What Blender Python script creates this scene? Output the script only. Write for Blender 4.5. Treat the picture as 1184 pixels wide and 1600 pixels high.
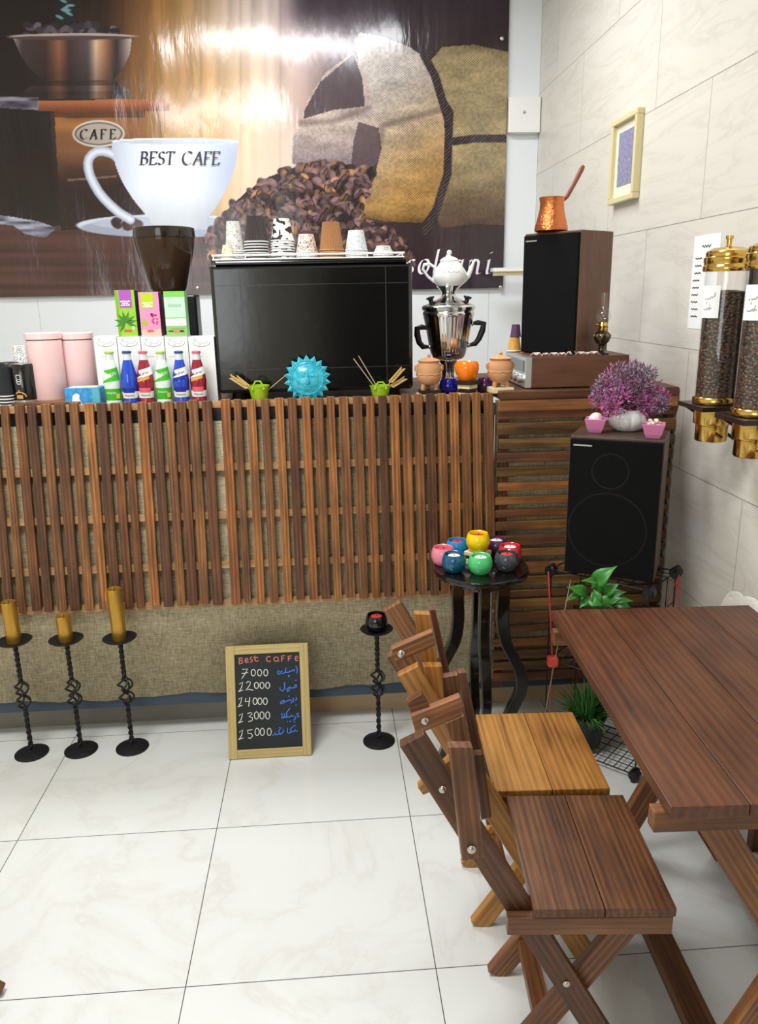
import bpy, math, random
import numpy as np
from mathutils import Vector, Matrix
random.seed(7)
PI = math.pi
SC = bpy.context.scene
COL = SC.collection
for o in list(bpy.data.objects):
    bpy.data.objects.remove(o)

# ------------------------------------------------------------------ camera, world, lights, exposure
F = 1220.0; CX, CY = 592.0, 800.0; CH = 1.62
def _n(v): return v.normalized()
_D = _n(Vector(((503-CX)/F, (461-CY)/F, 1)))
_V = Vector(((677-CX)/F, (5178-CY)/F, 1)); _V = _n(_V - _D*_V.dot(_D))
_L = _V.cross(_D)
RM = Matrix((_L, _D, -_V))                       # world = RM @ (right, down, forward)
cam_d = bpy.data.cameras.new('camera'); cam = bpy.data.objects.new('camera', cam_d); COL.objects.link(cam)
cam_d.sensor_fit = 'VERTICAL'; cam_d.sensor_height = 36.0; cam_d.lens = 36.0*F/1600.0
cam_d.clip_start = 0.02
cx_, cy_, cz_ = RM.col[0].copy(), -RM.col[1].copy(), -RM.col[2].copy()
cam.matrix_world = Matrix(((cx_.x, cy_.x, cz_.x, 0), (cx_.y, cy_.y, cz_.y, 0), (cx_.z, cy_.z, cz_.z, CH), (0, 0, 0, 1)))
SC.camera = cam
SC.view_settings.view_transform = 'Standard'; SC.view_settings.look = 'None'
SC.view_settings.gamma = 1.0; SC.view_settings.use_curve_mapping = False
SC.view_settings.exposure = 0.38
SC.cycles.use_denoising = True
SC.cycles.max_bounces = 8

W = bpy.data.worlds.new('world'); SC.world = W; W.use_nodes = True
W.node_tree.nodes['Background'].inputs[0].default_value = (0.85, 0.92, 1.0, 1)
W.node_tree.nodes['Background'].inputs[1].default_value = 0.25

def area(name, loc, rot, sx, sy, power, color=(1, 1, 1)):
    d = bpy.data.lights.new(name, 'AREA'); d.shape = 'RECTANGLE'; d.size = sx; d.size_y = sy
    d.energy = power; d.color = color
    o = bpy.data.objects.new(name, d); o.location = loc; o.rotation_euler = rot; COL.objects.link(o)
    return o
area('ceiling_lamp', (-0.15, 3.35, 3.30), (0, 0, 0), 1.5, 0.36, 40, (0.97, 0.985, 1.0))
area('ceiling_lamp', (-0.85, 1.3, 3.30), (0, 0, 0), 1.2, 0.7, 60, (1.0, 0.995, 0.98))
area('front_fill_light', (-1.8, -2.5, 1.9), (PI/2, 0, 0), 2.0, 1.8, 30, (0.88, 0.94, 1.0))  # added fill light floating before the front wall, no window there

# ------------------------------------------------------------------ pixel helpers (rays of the photograph)
CAMP = Vector((0, 0, CH))
def ray(px, py): return RM @ Vector(((px-CX)/F, (py-CY)/F, 1))
def aY(px, py, Y): r = ray(px, py); return CAMP + r*(Y/r.y)
def aZ(px, py, Z): r = ray(px, py); return CAMP + r*((Z-CH)/r.z)
def aX(px, py, X): r = ray(px, py); return CAMP + r*(X/r.x)
def onplane(px, py, p, n): r = ray(px, py); return CAMP + r*((p-CAMP).dot(n)/r.dot(n))

# ------------------------------------------------------------------ materials
def lin(c):
    if isinstance(c, str):
        c = tuple(int(c[i:i+2], 16) for i in (0, 2, 4))
    out = []
    for v in c[:3]:
        v = v/255.0
        out.append(v/12.92 if v <= 0.04045 else ((v+0.055)/1.055)**2.4)
    return tuple(out)
def L4(c): return lin(c)+(1.0,)
class NT:
    def __init__(s, name):
        s.m = bpy.data.materials.new(name); s.m.use_nodes = True
        s.t = s.m.node_tree; s.b = s.t.nodes['Principled BSDF']
    def n(s, typ, **kw):
        x = s.t.nodes.new(typ)
        for k, v in kw.items(): setattr(x, k, v)
        return x
    def l(s, a, b): s.t.links.new(a, b)
def mat(name, c, rough=0.5, metal=0.0, spec=0.5, coat=0.0, trans=0.0, ior=1.45, alpha=1.0, bump=0.0, bscale=60.0, var=0.0, attr=False, sub=0.0, bstretch=(1, 1, 1)):
    k = NT(name); b = k.b
    b.inputs['Base Color'].default_value = L4(c)
    b.inputs['Roughness'].default_value = rough
    b.inputs['Metallic'].default_value = metal
    b.inputs['Specular IOR Level'].default_value = spec
    b.inputs['Coat Weight'].default_value = coat
    b.inputs['Transmission Weight'].default_value = trans
    b.inputs['IOR'].default_value = ior
    b.inputs['Alpha'].default_value = alpha
    tc = k.n('ShaderNodeTexCoord')
    if bump or var:
        mp = k.n('ShaderNodeMapping'); mp.inputs['Scale'].default_value = bstretch
        k.l(tc.outputs['Object'], mp.inputs['Vector'])
        no = k.n('ShaderNodeTexNoise'); no.inputs['Scale'].default_value = bscale; no.inputs['Detail'].default_value = 4
        k.l(mp.outputs[0], no.inputs['Vector'])
    if bump:
        bp = k.n('ShaderNodeBump'); bp.inputs['Strength'].default_value = bump; bp.inputs['Distance'].default_value = 0.01
        k.l(no.outputs['Fac'], bp.inputs['Height']); k.l(bp.outputs[0], b.inputs['Normal'])
    src = None
    if attr:
        a = k.n('ShaderNodeAttribute', attribute_name='tone'); src = a.outputs['Color']
        k.l(src, b.inputs['Base Color'])
    if var:
        mr = k.n('ShaderNodeMapRange'); mr.inputs[1].default_value = 0.3; mr.inputs[2].default_value = 0.7
        mr.inputs[3].default_value = 1-var; mr.inputs[4].default_value = 1+var
        k.l(no.outputs['Fac'], mr.inputs[0])
        mx = k.n('ShaderNodeMix', data_type='RGBA', blend_type='MULTIPLY'); mx.inputs[0].default_value = 1
        if src: k.l(src, mx.inputs[6])
        else: mx.inputs[6].default_value = L4(c)
        k.l(mr.outputs[0], mx.inputs[7]); k.l(mx.outputs[2], b.inputs['Base Color'])
    return k.m
def wood(name, dark, midc, light, rough=0.42, fig=1.0, coat=0.0, gs=1.0):
    k = NT(name); b = k.b
    b.inputs['Roughness'].default_value = rough; b.inputs['Coat Weight'].default_value = coat; b.inputs['Coat Roughness'].default_value = 0.25
    a = k.n('ShaderNodeAttribute', attribute_name='gc'); t = k.n('ShaderNodeAttribute', attribute_name='tone')
    m1 = k.n('ShaderNodeMapping'); m1.inputs['Scale'].default_value = (2.6*gs, 75*gs, 75*gs); k.l(a.outputs['Vector'], m1.inputs[0])
    n1 = k.n('ShaderNodeTexNoise'); n1.inputs['Scale'].default_value = 1.6; n1.inputs['Detail'].default_value = 6; n1.inputs['Roughness'].default_value = 0.6; n1.inputs['Distortion'].default_value = 0.5
    k.l(m1.outputs[0], n1.inputs['Vector'])
    m2 = k.n('ShaderNodeMapping'); m2.inputs['Scale'].default_value = (1.3*gs, 26*gs, 26*gs); k.l(a.outputs['Vector'], m2.inputs[0])
    wv = k.n('ShaderNodeTexWave', bands_direction='Y'); wv.inputs['Scale'].default_value = 0.9; wv.inputs['Distortion'].default_value = 7.0*fig
    wv.inputs['Detail'].default_value = 2; wv.inputs['Detail Scale'].default_value = 0.7; k.l(m2.outputs[0], wv.inputs['Vector'])
    m3 = k.n('ShaderNodeMapping'); m3.inputs['Scale'].default_value = (5, 12, 12); k.l(a.outputs['Vector'], m3.inputs[0])
    n3 = k.n('ShaderNodeTexNoise'); n3.inputs['Scale'].default_value = 1.0; n3.inputs['Detail'].default_value = 3; k.l(m3.outputs[0], n3.inputs['Vector'])
    ad = k.n('ShaderNodeMix', data_type='FLOAT'); ad.inputs[0].default_value = 0.2
    k.l(n1.outputs['Fac'], ad.inputs[2]); k.l(wv.outputs['Fac'], ad.inputs[3])
    ad2 = k.n('ShaderNodeMix', data_type='FLOAT'); ad2.inputs[0].default_value = 0.42
    k.l(ad.outputs[0], ad2.inputs[2]); k.l(n3.outputs['Fac'], ad2.inputs[3])
    cr = k.n('ShaderNodeValToRGB'); e = cr.color_ramp.elements
    e[0].position = 0.30; e[0].color = L4(dark); e[1].position = 0.72; e[1].color = L4(light)
    q = cr.color_ramp.elements.new(0.5); q.color = L4(midc)
    k.l(ad2.outputs[0], cr.inputs[0])
    mx = k.n('ShaderNodeMix', data_type='RGBA', blend_type='MULTIPLY'); mx.inputs[0].default_value = 1
    k.l(cr.outputs[0], mx.inputs[6]); k.l(t.outputs['Color'], mx.inputs[7]); k.l(mx.outputs[2], b.inputs['Base Color'])
    bp = k.n('ShaderNodeBump'); bp.inputs['Strength'].default_value = 0.18; bp.inputs['Distance'].default_value = 0.004
    k.l(ad.outputs[0], bp.inputs['Height']); k.l(bp.outputs[0], b.inputs['Normal'])
    return k.m
def glassm(name, c=(255, 255, 255), rough=0.02, alpha_mix=0.86):
    k = NT(name); out = [n for n in k.t.nodes if n.type == 'OUTPUT_MATERIAL'][0]
    tr = k.n('ShaderNodeBsdfTransparent'); tr.inputs[0].default_value = L4(c)
    gl = k.n('ShaderNodeBsdfGlossy'); gl.inputs['Roughness'].default_value = rough
    lw = k.n('ShaderNodeLayerWeight'); lw.inputs[0].default_value = 0.5
    pw = k.n('ShaderNodeMath', operation='POWER'); k.l(lw.outputs['Facing'], pw.inputs[0]); pw.inputs[1].default_value = 4.0
    fr = k.n('ShaderNodeMath', operation='MULTIPLY_ADD'); k.l(pw.outputs[0], fr.inputs[0]); fr.inputs[1].default_value = 0.45; fr.inputs[2].default_value = 0.04
    ms = k.n('ShaderNodeMixShader'); k.l(fr.outputs[0], ms.inputs[0]); k.l(tr.outputs[0], ms.inputs[1]); k.l(gl.outputs[0], ms.inputs[2])
    k.l(ms.outputs[0], out.inputs['Surface'])
    return k.m

def burlap(name):
    k = NT(name); b = k.b; b.inputs['Roughness'].default_value = 0.9; b.inputs['Specular IOR Level'].default_value = 0.1
    tc = k.n('ShaderNodeTexCoord')
    def thread(sc):
        mp = k.n('ShaderNodeMapping'); mp.inputs['Scale'].default_value = sc; k.l(tc.outputs['Object'], mp.inputs[0])
        no = k.n('ShaderNodeTexNoise'); no.inputs['Scale'].default_value = 1; no.inputs['Detail'].default_value = 3; k.l(mp.outputs[0], no.inputs[0]); return no
    h = thread((34, 34, 420)); v = thread((420, 34, 34)); big = thread((6, 6, 6))
    ad = k.n('ShaderNodeMath', operation='ADD'); k.l(h.outputs[0], ad.inputs[0]); k.l(v.outputs[0], ad.inputs[1])
    a2 = k.n('ShaderNodeMath', operation='MULTIPLY_ADD'); k.l(big.outputs[0], a2.inputs[0]); a2.inputs[1].default_value = 0.35; k.l(ad.outputs[0], a2.inputs[2])
    cr = k.n('ShaderNodeValToRGB'); e = cr.color_ramp.elements
    mr = k.n('ShaderNodeMapRange'); mr.inputs[1].default_value = 0.75; mr.inputs[2].default_value = 1.6; k.l(a2.outputs[0], mr.inputs[0])
    e[0].position = 0.1; e[0].color = L4((132, 120, 94)); e[1].position = 0.9; e[1].color = L4((212, 198, 166))
    k.l(mr.outputs[0], cr.inputs[0]); k.l(cr.outputs[0], b.inputs['Base Color'])
    bp = k.n('ShaderNodeBump'); bp.inputs['Strength'].default_value = 0.4; bp.inputs['Distance'].default_value = 0.003
    k.l(ad.outputs[0], bp.inputs['Height']); k.l(bp.outputs[0], b.inputs['Normal'])
    return k.m

def tile_mat(name, base, vein, line, sx, sy, ox, oy, axes, lw, rough, stagger=0.0, veinamt=0.5, vs=1.6, groove=(120, 120, 115)):
    """tiles: axes picks the two object coordinates the joints run in"""
    k = NT(name); b = k.b; b.inputs['Roughness'].default_value = rough
    tc = k.n('ShaderNodeTexCoord'); sp = k.n('ShaderNodeSeparateXYZ'); k.l(tc.outputs['Object'], sp.inputs[0])
    def M(op, a, bb=None, c=None):
        x = k.n('ShaderNodeMath', operation=op)
        for i, q in enumerate((a, bb, c)):
            if q is None: continue
            if isinstance(q, (int, float)): x.inputs[i].default_value = q
            else: k.l(q, x.inputs[i])
        return x.outputs[0]
    u = M('DIVIDE', M('SUBTRACT', sp.outputs[axes[0]], ox), sx); v = M('DIVIDE', M('SUBTRACT', sp.outputs[axes[1]], oy), sy)
    if stagger:
        row = M('FLOOR', v); u = M('ADD', u, M('MULTIPLY', M('MODULO', M('ABSOLUTE', row), 2.0), stagger))
    def edge(t, s):
        fr = M('FRACT', t); d = M('MINIMUM', fr, M('SUBTRACT', 1.0, fr)); return M('LESS_THAN', M('MULTIPLY', d, s), lw)
    gro = M('MAXIMUM', edge(u, sx), edge(v, sy))
    # per tile offset for the veins
    cell = k.n('ShaderNodeCombineXYZ'); k.l(M('FLOOR', u), cell.inputs[0]); k.l(M('FLOOR', v), cell.inputs[1])
    wn = k.n('ShaderNodeTexWhiteNoise', noise_dimensions='3D'); k.l(cell.outputs[0], wn.inputs['Vector'])
    off = k.n('ShaderNodeVectorMath', operation='MULTIPLY_ADD'); k.l(wn.outputs['Color'], off.inputs[0]); off.inputs[1].default_value = (5, 5, 5); k.l(tc.outputs['Object'], off.inputs[2])
    mp = k.n('ShaderNodeMapping'); mp.inputs['Scale'].default_value = vs if isinstance(vs, tuple) else (vs, vs, vs); mp.inputs['Rotation'].default_value = (0, 0, 0.5) if not isinstance(vs, tuple) else (0, 0, 0)
    k.l(off.outputs[0], mp.inputs[0])
    n1 = k.n('ShaderNodeTexNoise'); n1.inputs['Scale'].default_value = 1.3; n1.inputs['Detail'].default_value = 7; n1.inputs['Roughness'].default_value = 0.62; n1.inputs['Distortion'].default_value = 0.9
    k.l(mp.outputs[0], n1.inputs['Vector'])
    vein_v = M('POWER', M('SUBTRACT', 1.0, M('MINIMUM', 1.0, M('MULTIPLY', M('ABSOLUTE', M('SUBTRACT', n1.outputs[0], 0.5)), 11.0))), 3.0)
    n2 = k.n('ShaderNodeTexNoise'); n2.inputs['Scale'].default_value = 2.2; n2.inputs['Detail'].default_value = 4; k.l(mp.outputs[0], n2.inputs['Vector'])
    cloud = M('MULTIPLY', M('SUBTRACT', n2.outputs[0], 0.35), 1.1)
    fac = M('MULTIPLY', M('ADD', M('MULTIPLY', vein_v, n2.outputs[0]), M('MULTIPLY', cloud, 0.35)), veinamt)
    mx = k.n('ShaderNodeMix', data_type='RGBA'); k.l(fac, mx.inputs[0]); mx.clamp_factor = True
    mx.inputs[6].default_value = L4(base); mx.inputs[7].default_value = L4(vein)
    m2 = k.n('ShaderNodeMix', data_type='RGBA'); k.l(gro, m2.inputs[0]); k.l(mx.outputs[2], m2.inputs[6]); m2.inputs[7].default_value = L4(groove)
    k.l(m2.outputs[2], b.inputs['Base Color'])
    return k.m

M = {}
M['burlap'] = burlap('burlap')
M['slat'] = wood('stained_slat', (60, 37, 22), (116, 76, 43), (174, 122, 68), 0.5)
M['batten'] = wood('pale_batten', (142, 104, 68), (176, 138, 96), (200, 166, 124), 0.6)
M['chair'] = wood('stained_chair_wood', (58, 35, 20), (106, 68, 40), (148, 104, 64), 0.45, 1.0)
M['table'] = wood('dark_table_wood', (54, 30, 19), (86, 50, 31), (110, 68, 44), 0.36, 0.8, gs=0.7)
M['honey'] = wood('honey_seat_wood', (106, 68, 30), (164, 114, 54), (190, 142, 76), 0.42, 1.3, gs=0.8)
M['veneer'] = wood('speaker_veneer', (70, 44, 30), (96, 62, 42), (116, 78, 54), 0.45, 0.3, gs=1.6)
M['veneer_dark'] = wood('dark_speaker_veneer', (52, 36, 30), (74, 54, 44), (92, 68, 56), 0.4, 0.3, gs=1.6)
M['pine'] = wood('pale_frame_wood', (160, 138, 84), (184, 162, 106), (200, 180, 126), 0.55, 0.6)
M['black_lacquer'] = mat('black_lacquer', (16, 13, 12), 0.16, coat=0.5)
M['black_gloss'] = mat('black_gloss_panel', (9, 9, 9), 0.14, spec=0.9, bump=0.02, bscale=25)
M['black_matte'] = mat('black_matte', (20, 20, 21), 0.6)
M['black_plastic'] = mat('black_plastic', (22, 23, 25), 0.35)
M['iron'] = mat('black_iron', (22, 22, 23), 0.5, metal=0.2, bump=0.2, bscale=90)
M['grille'] = mat('speaker_grille_cloth', (17, 17, 18), 0.92, spec=0.15, bump=0.25, bscale=700)
M['ring'] = mat('speaker_ring', (30, 30, 31), 0.8, spec=0.2)
M['silver'] = mat('silver', (205, 205, 205), 0.3, metal=0.9)
M['chrome'] = mat('chrome', (215, 215, 215), 0.07, metal=1.0)
M['brass'] = mat('polished_brass', (214, 176, 96), 0.16, metal=1.0)
M['copper'] = mat('hammered_copper', (206, 122, 74), 0.24, metal=1.0, bump=0.35, bscale=120)
M['gold'] = mat('gold_wax', (196, 152, 66), 0.34, metal=0.8, bump=0.15, bscale=40)
M['steel'] = mat('steel_bolt', (190, 186, 178), 0.25, metal=1.0)
M['white_enamel'] = mat('white_enamel', (240, 240, 238), 0.3)
M['porcelain'] = mat('white_porcelain', (236, 238, 236), 0.12, coat=0.4)
M['paint_blue'] = mat('blue_grey_paint', (58, 72, 88), 0.45)
M['white_wall'] = mat('white_panel_wall', (232, 236, 240), 0.35, spec=0.4)
M['wall_plain'] = mat('plain_wall', (226, 218, 198), 0.8)
M['ceil'] = mat('ceiling_white', (235, 235, 232), 0.8)
M['kick'] = mat('kick_board_tan', (196, 168, 132), 0.6, var=0.12, bscale=4)
M['pink_can'] = mat('pink_enamel', (244, 206, 206), 0.3, coat=0.2)
M['paper_white'] = mat('white_paper', (238, 240, 240), 0.75)
M['card_white'] = mat('white_card', (242, 246, 243), 0.55)
M['ink'] = mat('ink_black', (40, 40, 44), 0.8)
M['ink_grey'] = mat('ink_grey', (96, 102, 104), 0.8)
M['chalk_white'] = mat('chalk_white', (226, 224, 210), 0.95)
M['chalk_blue'] = mat('chalk_blue', (74, 128, 232), 0.95)
M['chalk_red'] = mat('chalk_red', (206, 122, 104), 0.95)
M['chalkboard'] = mat('chalkboard', (26, 33, 36), 0.6, var=0.15, bscale=9)
M['print'] = mat('printed_card', (255, 255, 255), 0.45, attr=True)
M['paint'] = mat('printed_banner_vinyl', (255, 255, 255), 0.15, spec=0.7, attr=True, bump=0.3, bscale=7, bstretch=(2.2, 1, 0.5))
M['letter_white'] = mat('banner_white_ink', (238, 232, 244), 0.3)
M['letter_dark'] = mat('banner_dark_ink', (38, 24, 52), 0.3)
M['glass'] = glassm('clear_glass')
M['glass_brown'] = glassm('smoked_brown_plastic', (120, 92, 70))
M['clay'] = mat('terracotta_clay', (202, 150, 106), 0.8, bump=0.1, bscale=50)
M['cream_block'] = mat('cream_block', (236, 222, 180), 0.5)
M['dark_block'] = mat('dark_block', (40, 28, 24), 0.4)
M['green_tin'] = mat('green_enamel', (152, 190, 34), 0.35)
M['wheat'] = mat('dry_wheat', (214, 182, 116), 0.8)
M['stick'] = mat('incense_stick', (206, 178, 150), 0.8)
M['turq'] = mat('turquoise_glaze', (56, 178, 200), 0.2, coat=0.3, var=0.3, bscale=70)
M['orange_glaze'] = mat('orange_glaze', (250, 128, 8), 0.14, coat=0.4)
M['wax'] = mat('white_wax', (244, 240, 232), 0.6)
M['wax_red'] = mat('red_wax', (208, 66, 66), 0.5)
M['leaf'] = mat('pothos_leaf', (48, 118, 38), 0.35, var=0.35, bscale=24)
M['leaf_dark'] = mat('fern_leaf', (48, 96, 40), 0.6, attr=True)
M['heather'] = mat('heather_foliage', (160, 90, 150), 0.85, spec=0.1, attr=True)
M['stem'] = mat('brown_stem', (74, 40, 44), 0.8)
M['rope_red'] = mat('red_cord', (214, 70, 74), 0.7)
M['block_red'] = mat('coral_block', (244, 92, 86), 0.5)
M['pink_bowl'] = mat('pink_glaze', (212, 128, 172), 0.2, coat=0.3)
M['shell'] = mat('seashell', (236, 212, 204), 0.5, var=0.15, bscale=60)
M['cloth'] = mat('white_cloth', (236, 234, 228), 0.85, bump=0.5, bscale=30)
M['beans'] = None
k = NT('roasted_coffee_beans'); k.b.inputs['Roughness'].default_value = 0.42
_tc = k.n('ShaderNodeTexCoord'); _mp = k.n('ShaderNodeMapping'); _mp.inputs['Scale'].default_value = (1, 1, 1.3); k.l(_tc.outputs['Object'], _mp.inputs[0])
_vo = k.n('ShaderNodeTexVoronoi'); _vo.inputs['Scale'].default_value = 105; k.l(_mp.outputs[0], _vo.inputs['Vector'])
_cr = k.n('ShaderNodeValToRGB'); _cr.color_ramp.elements[0].color = L4((112, 78, 52)); _cr.color_ramp.elements[1].position = 0.65; _cr.color_ramp.elements[1].color = L4((38, 24, 16))
k.l(_vo.outputs['Distance'], _cr.inputs[0]); k.l(_cr.outputs[0], k.b.inputs['Base Color'])
_bp = k.n('ShaderNodeBump'); _bp.inputs['Strength'].default_value = 0.8; _bp.inputs['Distance'].default_value = 0.006; _bp.invert = True
k.l(_vo.outputs['Distance'], _bp.inputs['Height']); k.l(_bp.outputs[0], k.b.inputs['Normal'])
M['beans'] = k.m
M['floor'] = tile_mat('marble_floor_tiles', (218, 220, 218), (178, 170, 152), None, 0.615, 0.590, -0.394, 1.555, (0, 1), 0.0013, 0.16, veinamt=0.36, vs=1.5, groove=(88, 88, 84))
M['wall_tile'] = tile_mat('travertine_wall_tiles', (218, 214, 205), (184, 177, 164), None, 0.88, 0.42, 2.65, 1.838, (1, 2), 0.0014, 0.34, stagger=0.5, veinamt=0.55, vs=(1.0, 1.2, 7.0), groove=(140, 136, 126))

# ------------------------------------------------------------------ mesh builder
class MB:
    def __init__(s): s.v = []; s.f = []; s.g = []; s.t = []; s.mi = []; s.sm = []
    def add(s, vs, fs, gc=None, tone=(1, 1, 1), mi=0, sm=False):
        b = len(s.v)
        s.v += [tuple(v) for v in vs]
        s.g += [tuple(g) for g in (gc if gc else vs)]
        s.t += ([tone]*len(vs) if not isinstance(tone, list) else tone)
        s.f += [tuple(i+b for i in f) for f in fs]; s.mi += [mi]*len(fs); s.sm += [sm]*len(fs)
        return s
    def obox(s, c, ex, ey, ez, tone=(1, 1, 1), mi=0):
        """box from centre and three half-extent vectors; ex is the grain direction"""
        c = Vector(c); ex = Vector(ex); ey = Vector(ey); ez = Vector(ez)
        o = Vector((random.uniform(-9, 9), random.uniform(-9, 9), random.uniform(-9, 9)))
        vs = []; gc = []
        for i in (-1, 1):
            for j in (-1, 1):
                for l in (-1, 1):
                    vs.append(c+ex*i+ey*j+ez*l); gc.append(o+Vector((ex.length*i, ey.length*j, ez.length*l)))
        fs = [(0, 1, 3, 2), (4, 6, 7, 5), (0, 4, 5, 1), (2, 3, 7, 6), (0, 2, 6, 4), (1, 5, 7, 3)]
        if ex.cross(ey).dot(ez) < 0: fs = [f[::-1] for f in fs]
        return s.add(vs, fs, gc, tone, mi)
    def box(s, x0, x1, y0, y1, z0, z1, grain='x', tone=(1, 1, 1), mi=0):
        c = ((x0+x1)/2, (y0+y1)/2, (z0+z1)/2); h = {'x': ((x1-x0)/2, 0, 0), 'y': (0, (y1-y0)/2, 0), 'z': (0, 0, (z1-z0)/2)}
        od = {'x': 'xyz', 'y': 'yxz', 'z': 'zxy'}[grain]
        return s.obox(c, h[od[0]], h[od[1]], h[od[2]], tone, mi)
    def beam(s, p0, p1, wdir, w, t, tone=(1, 1, 1), mi=0):
        p0 = Vector(p0); p1 = Vector(p1); d = (p1-p0); wd = Vector(wdir); wd = (wd-d*(wd.dot(d)/d.dot(d))).normalized()
        td = d.cross(wd).normalized()
        return s.obox((p0+p1)/2, d/2, wd*w/2, td*t/2, tone, mi)
    def prism(s, poly, ext, tone=(1, 1, 1), mi=0, sm=False):
        poly = [Vector(p) for p in poly]; ext = Vector(ext); n = len(poly)
        nrm = Vector((0, 0, 0))
        for i in range(n):
            a, b = poly[i], poly[(i+1) % n]; nrm += a.cross(b)
        if nrm.dot(ext) > 0: poly = poly[::-1]
        # grain along the longest edge
        e = max(((poly[(i+1) % n]-poly[i]) for i in range(n)), key=lambda q: q.length).normalized(); n2 = ext.normalized(); w = n2.cross(e)
        o = Vector((random.uniform(-9, 9), random.uniform(-9, 9), random.uniform(-9, 9)))
        vs = poly+[p+ext for p in poly]
        gc = [o+Vector((p.dot(e), p.dot(w), p.dot(n2))) for p in vs]
        fs = [tuple(range(n)), tuple(range(2*n-1, n-1, -1))]
        fs += [((i+1) % n, i, n+i, n+(i+1) % n) for i in range(n)]
        return s.add(vs, fs, gc, tone, mi, sm)
    def lathe(s, prof, c=(0, 0, 0), seg=28, tone=(1, 1, 1), mi=0, mtx=None, rmod=None, sm=True):
        c = Vector(c); vs = []; fs = []; n = len(prof)
        for i in range(seg):
            a = 2*PI*i/seg; kx = 1 if rmod is None else rmod(a)
            for (r, z) in prof:
                p = Vector((r*kx*math.cos(a), r*kx*math.sin(a), z))
                if mtx is not None: p = mtx @ p
                vs.append(c+p)
        for i in range(seg):
            j = (i+1) % seg
            for q in range(n-1):
                a, b, cc, d = i*n+q, j*n+q, j*n+q+1, i*n+q+1
                if prof[q][0] < 1e-6: fs.append((a, cc, d))
                elif prof[q+1][0] < 1e-6: fs.append((a, b, cc))
                else: fs.append((a, b, cc, d))
        return s.add(vs, fs, None, tone, mi, sm)
    def tube(s, pts, r, seg=8, tone=(1, 1, 1), mi=0, closed=False, caps=True):
        pts = [Vector(p) for p in pts]; n = len(pts); vs = []; fs = []
        rr = r if isinstance(r, (list, tuple)) else [r]*n
        prev = None
        for i in range(n):
            if closed: d = pts[(i+1) % n]-pts[i-1]
            else: d = pts[min(i+1, n-1)]-pts[max(i-1, 0)]
            d.normalize()
            if prev is None:
                u = d.orthogonal().normalized()
            else:
                u = (prev-d*prev.dot(d))
                u = u.normalized() if u.length > 1e-6 else d.orthogonal().normalized()
            prev = u; w = d.cross(u)
            for j in range(seg):
                a = 2*PI*j/seg; vs.append(pts[i]+(u*math.cos(a)+w*math.sin(a))*rr[i])
        m = n if closed else n-1
        for i in range(m):
            i2 = (i+1) % n
            for j in range(seg):
                j2 = (j+1) % seg; fs.append((i*seg+j, i*seg+j2, i2*seg+j2, i2*seg+j))
        if caps and not closed:
            fs.append(tuple(range(seg-1, -1, -1))); fs.append(tuple((n-1)*seg+j for j in range(seg)))
        return s.add(vs, fs, None, tone, mi, True)
    def ball(s, c, r, seg=12, rings=8, tone=(1, 1, 1), mi=0):
        if not isinstance(r, (tuple, list)): r = (r, r, r)
        prof = [(math.sin(PI*i/rings), -math.cos(PI*i/rings)) for i in range(rings+1)]
        prof[0] = (0, -1); prof[-1] = (0, 1)
        return s.lathe(prof, c, seg, tone, mi, Matrix.Diagonal(Vector(r)))
    def ribbon(s, pts, w, up, nrm, mi=0, tone=(1, 1, 1)):
        """constant-width stroke lying in a plane with normal nrm"""
        pts = [Vector(p) for p in pts]; n = len(pts); vs = []; nrm = Vector(nrm).normalized()
        for i in range(n):
            d = (pts[min(i+1, n-1)]-pts[max(i-1, 0)]).normalized(); q = nrm.cross(d)*w/2
            vs += [pts[i]-q, pts[i]+q]
        fs = [(2*i, 2*i+2, 2*i+3, 2*i+1) for i in range(n-1)]
        return s.add(vs, fs, None, tone, mi)
    def build(s, name, m, parent=None, world=True, bevel=0.0, bseg=2, solid=0.0, sub=0):
        me = bpy.data.meshes.new(name)
        vs = s.v
        if parent is not None and world:
            l = ORIG[parent.name]; vs = [(v[0]-l[0], v[1]-l[1], v[2]-l[2]) for v in vs]
        me.from_pydata(vs, [], s.f)
        ms = m if isinstance(m, (list, tuple)) else [m]
        for x in ms: me.materials.append(x)
        me.polygons.foreach_set('material_index', s.mi); me.polygons.foreach_set('use_smooth', s.sm)
        a = me.attributes.new('gc', 'FLOAT_VECTOR', 'POINT'); a.data.foreach_set('vector', [q for g in s.g for q in g])
        t = me.attributes.new('tone', 'FLOAT_COLOR', 'POINT'); t.data.foreach_set('color', [q for g in s.t for q in (g[0], g[1], g[2], 1.0)])
        if any(s.sm): me.set_sharp_from_angle(angle=math.radians(42))
        me.update()
        o = bpy.data.objects.new(name, me); COL.objects.link(o)
        if parent is not None:
            o.parent = parent
            ORIG[o.name] = ORIG[parent.name]
            o.location = (0, 0, 0)
        else:
            ORIG[o.name] = (0, 0, 0)
        if solid:
            z = o.modifiers.new('thickness', 'SOLIDIFY'); z.thickness = solid; z.offset = 0
        if sub:
            z = o.modifiers.new('smooth', 'SUBSURF'); z.levels = sub; z.render_levels = sub
        if bevel:
            z = o.modifiers.new('bevel', 'BEVEL'); z.width = bevel; z.segments = bseg; z.limit_method = 'ANGLE'; z.angle_limit = math.radians(40)
        return o
ORIG = {}
def tag(o, label, cat, group=None, kind=None):
    o['label'] = label; o['category'] = cat
    if group: o['group'] = group
    if kind: o['kind'] = kind
    return o
def thing(name, label, cat, loc=(0, 0, 0), rz=0.0, group=None):
    o = bpy.data.objects.new(name, None); COL.objects.link(o); o.empty_display_size = 0.05
    o.location = loc; o.rotation_euler = (0, 0, rz); ORIG[o.name] = tuple(loc)
    return tag(o, label, cat, group)
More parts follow.
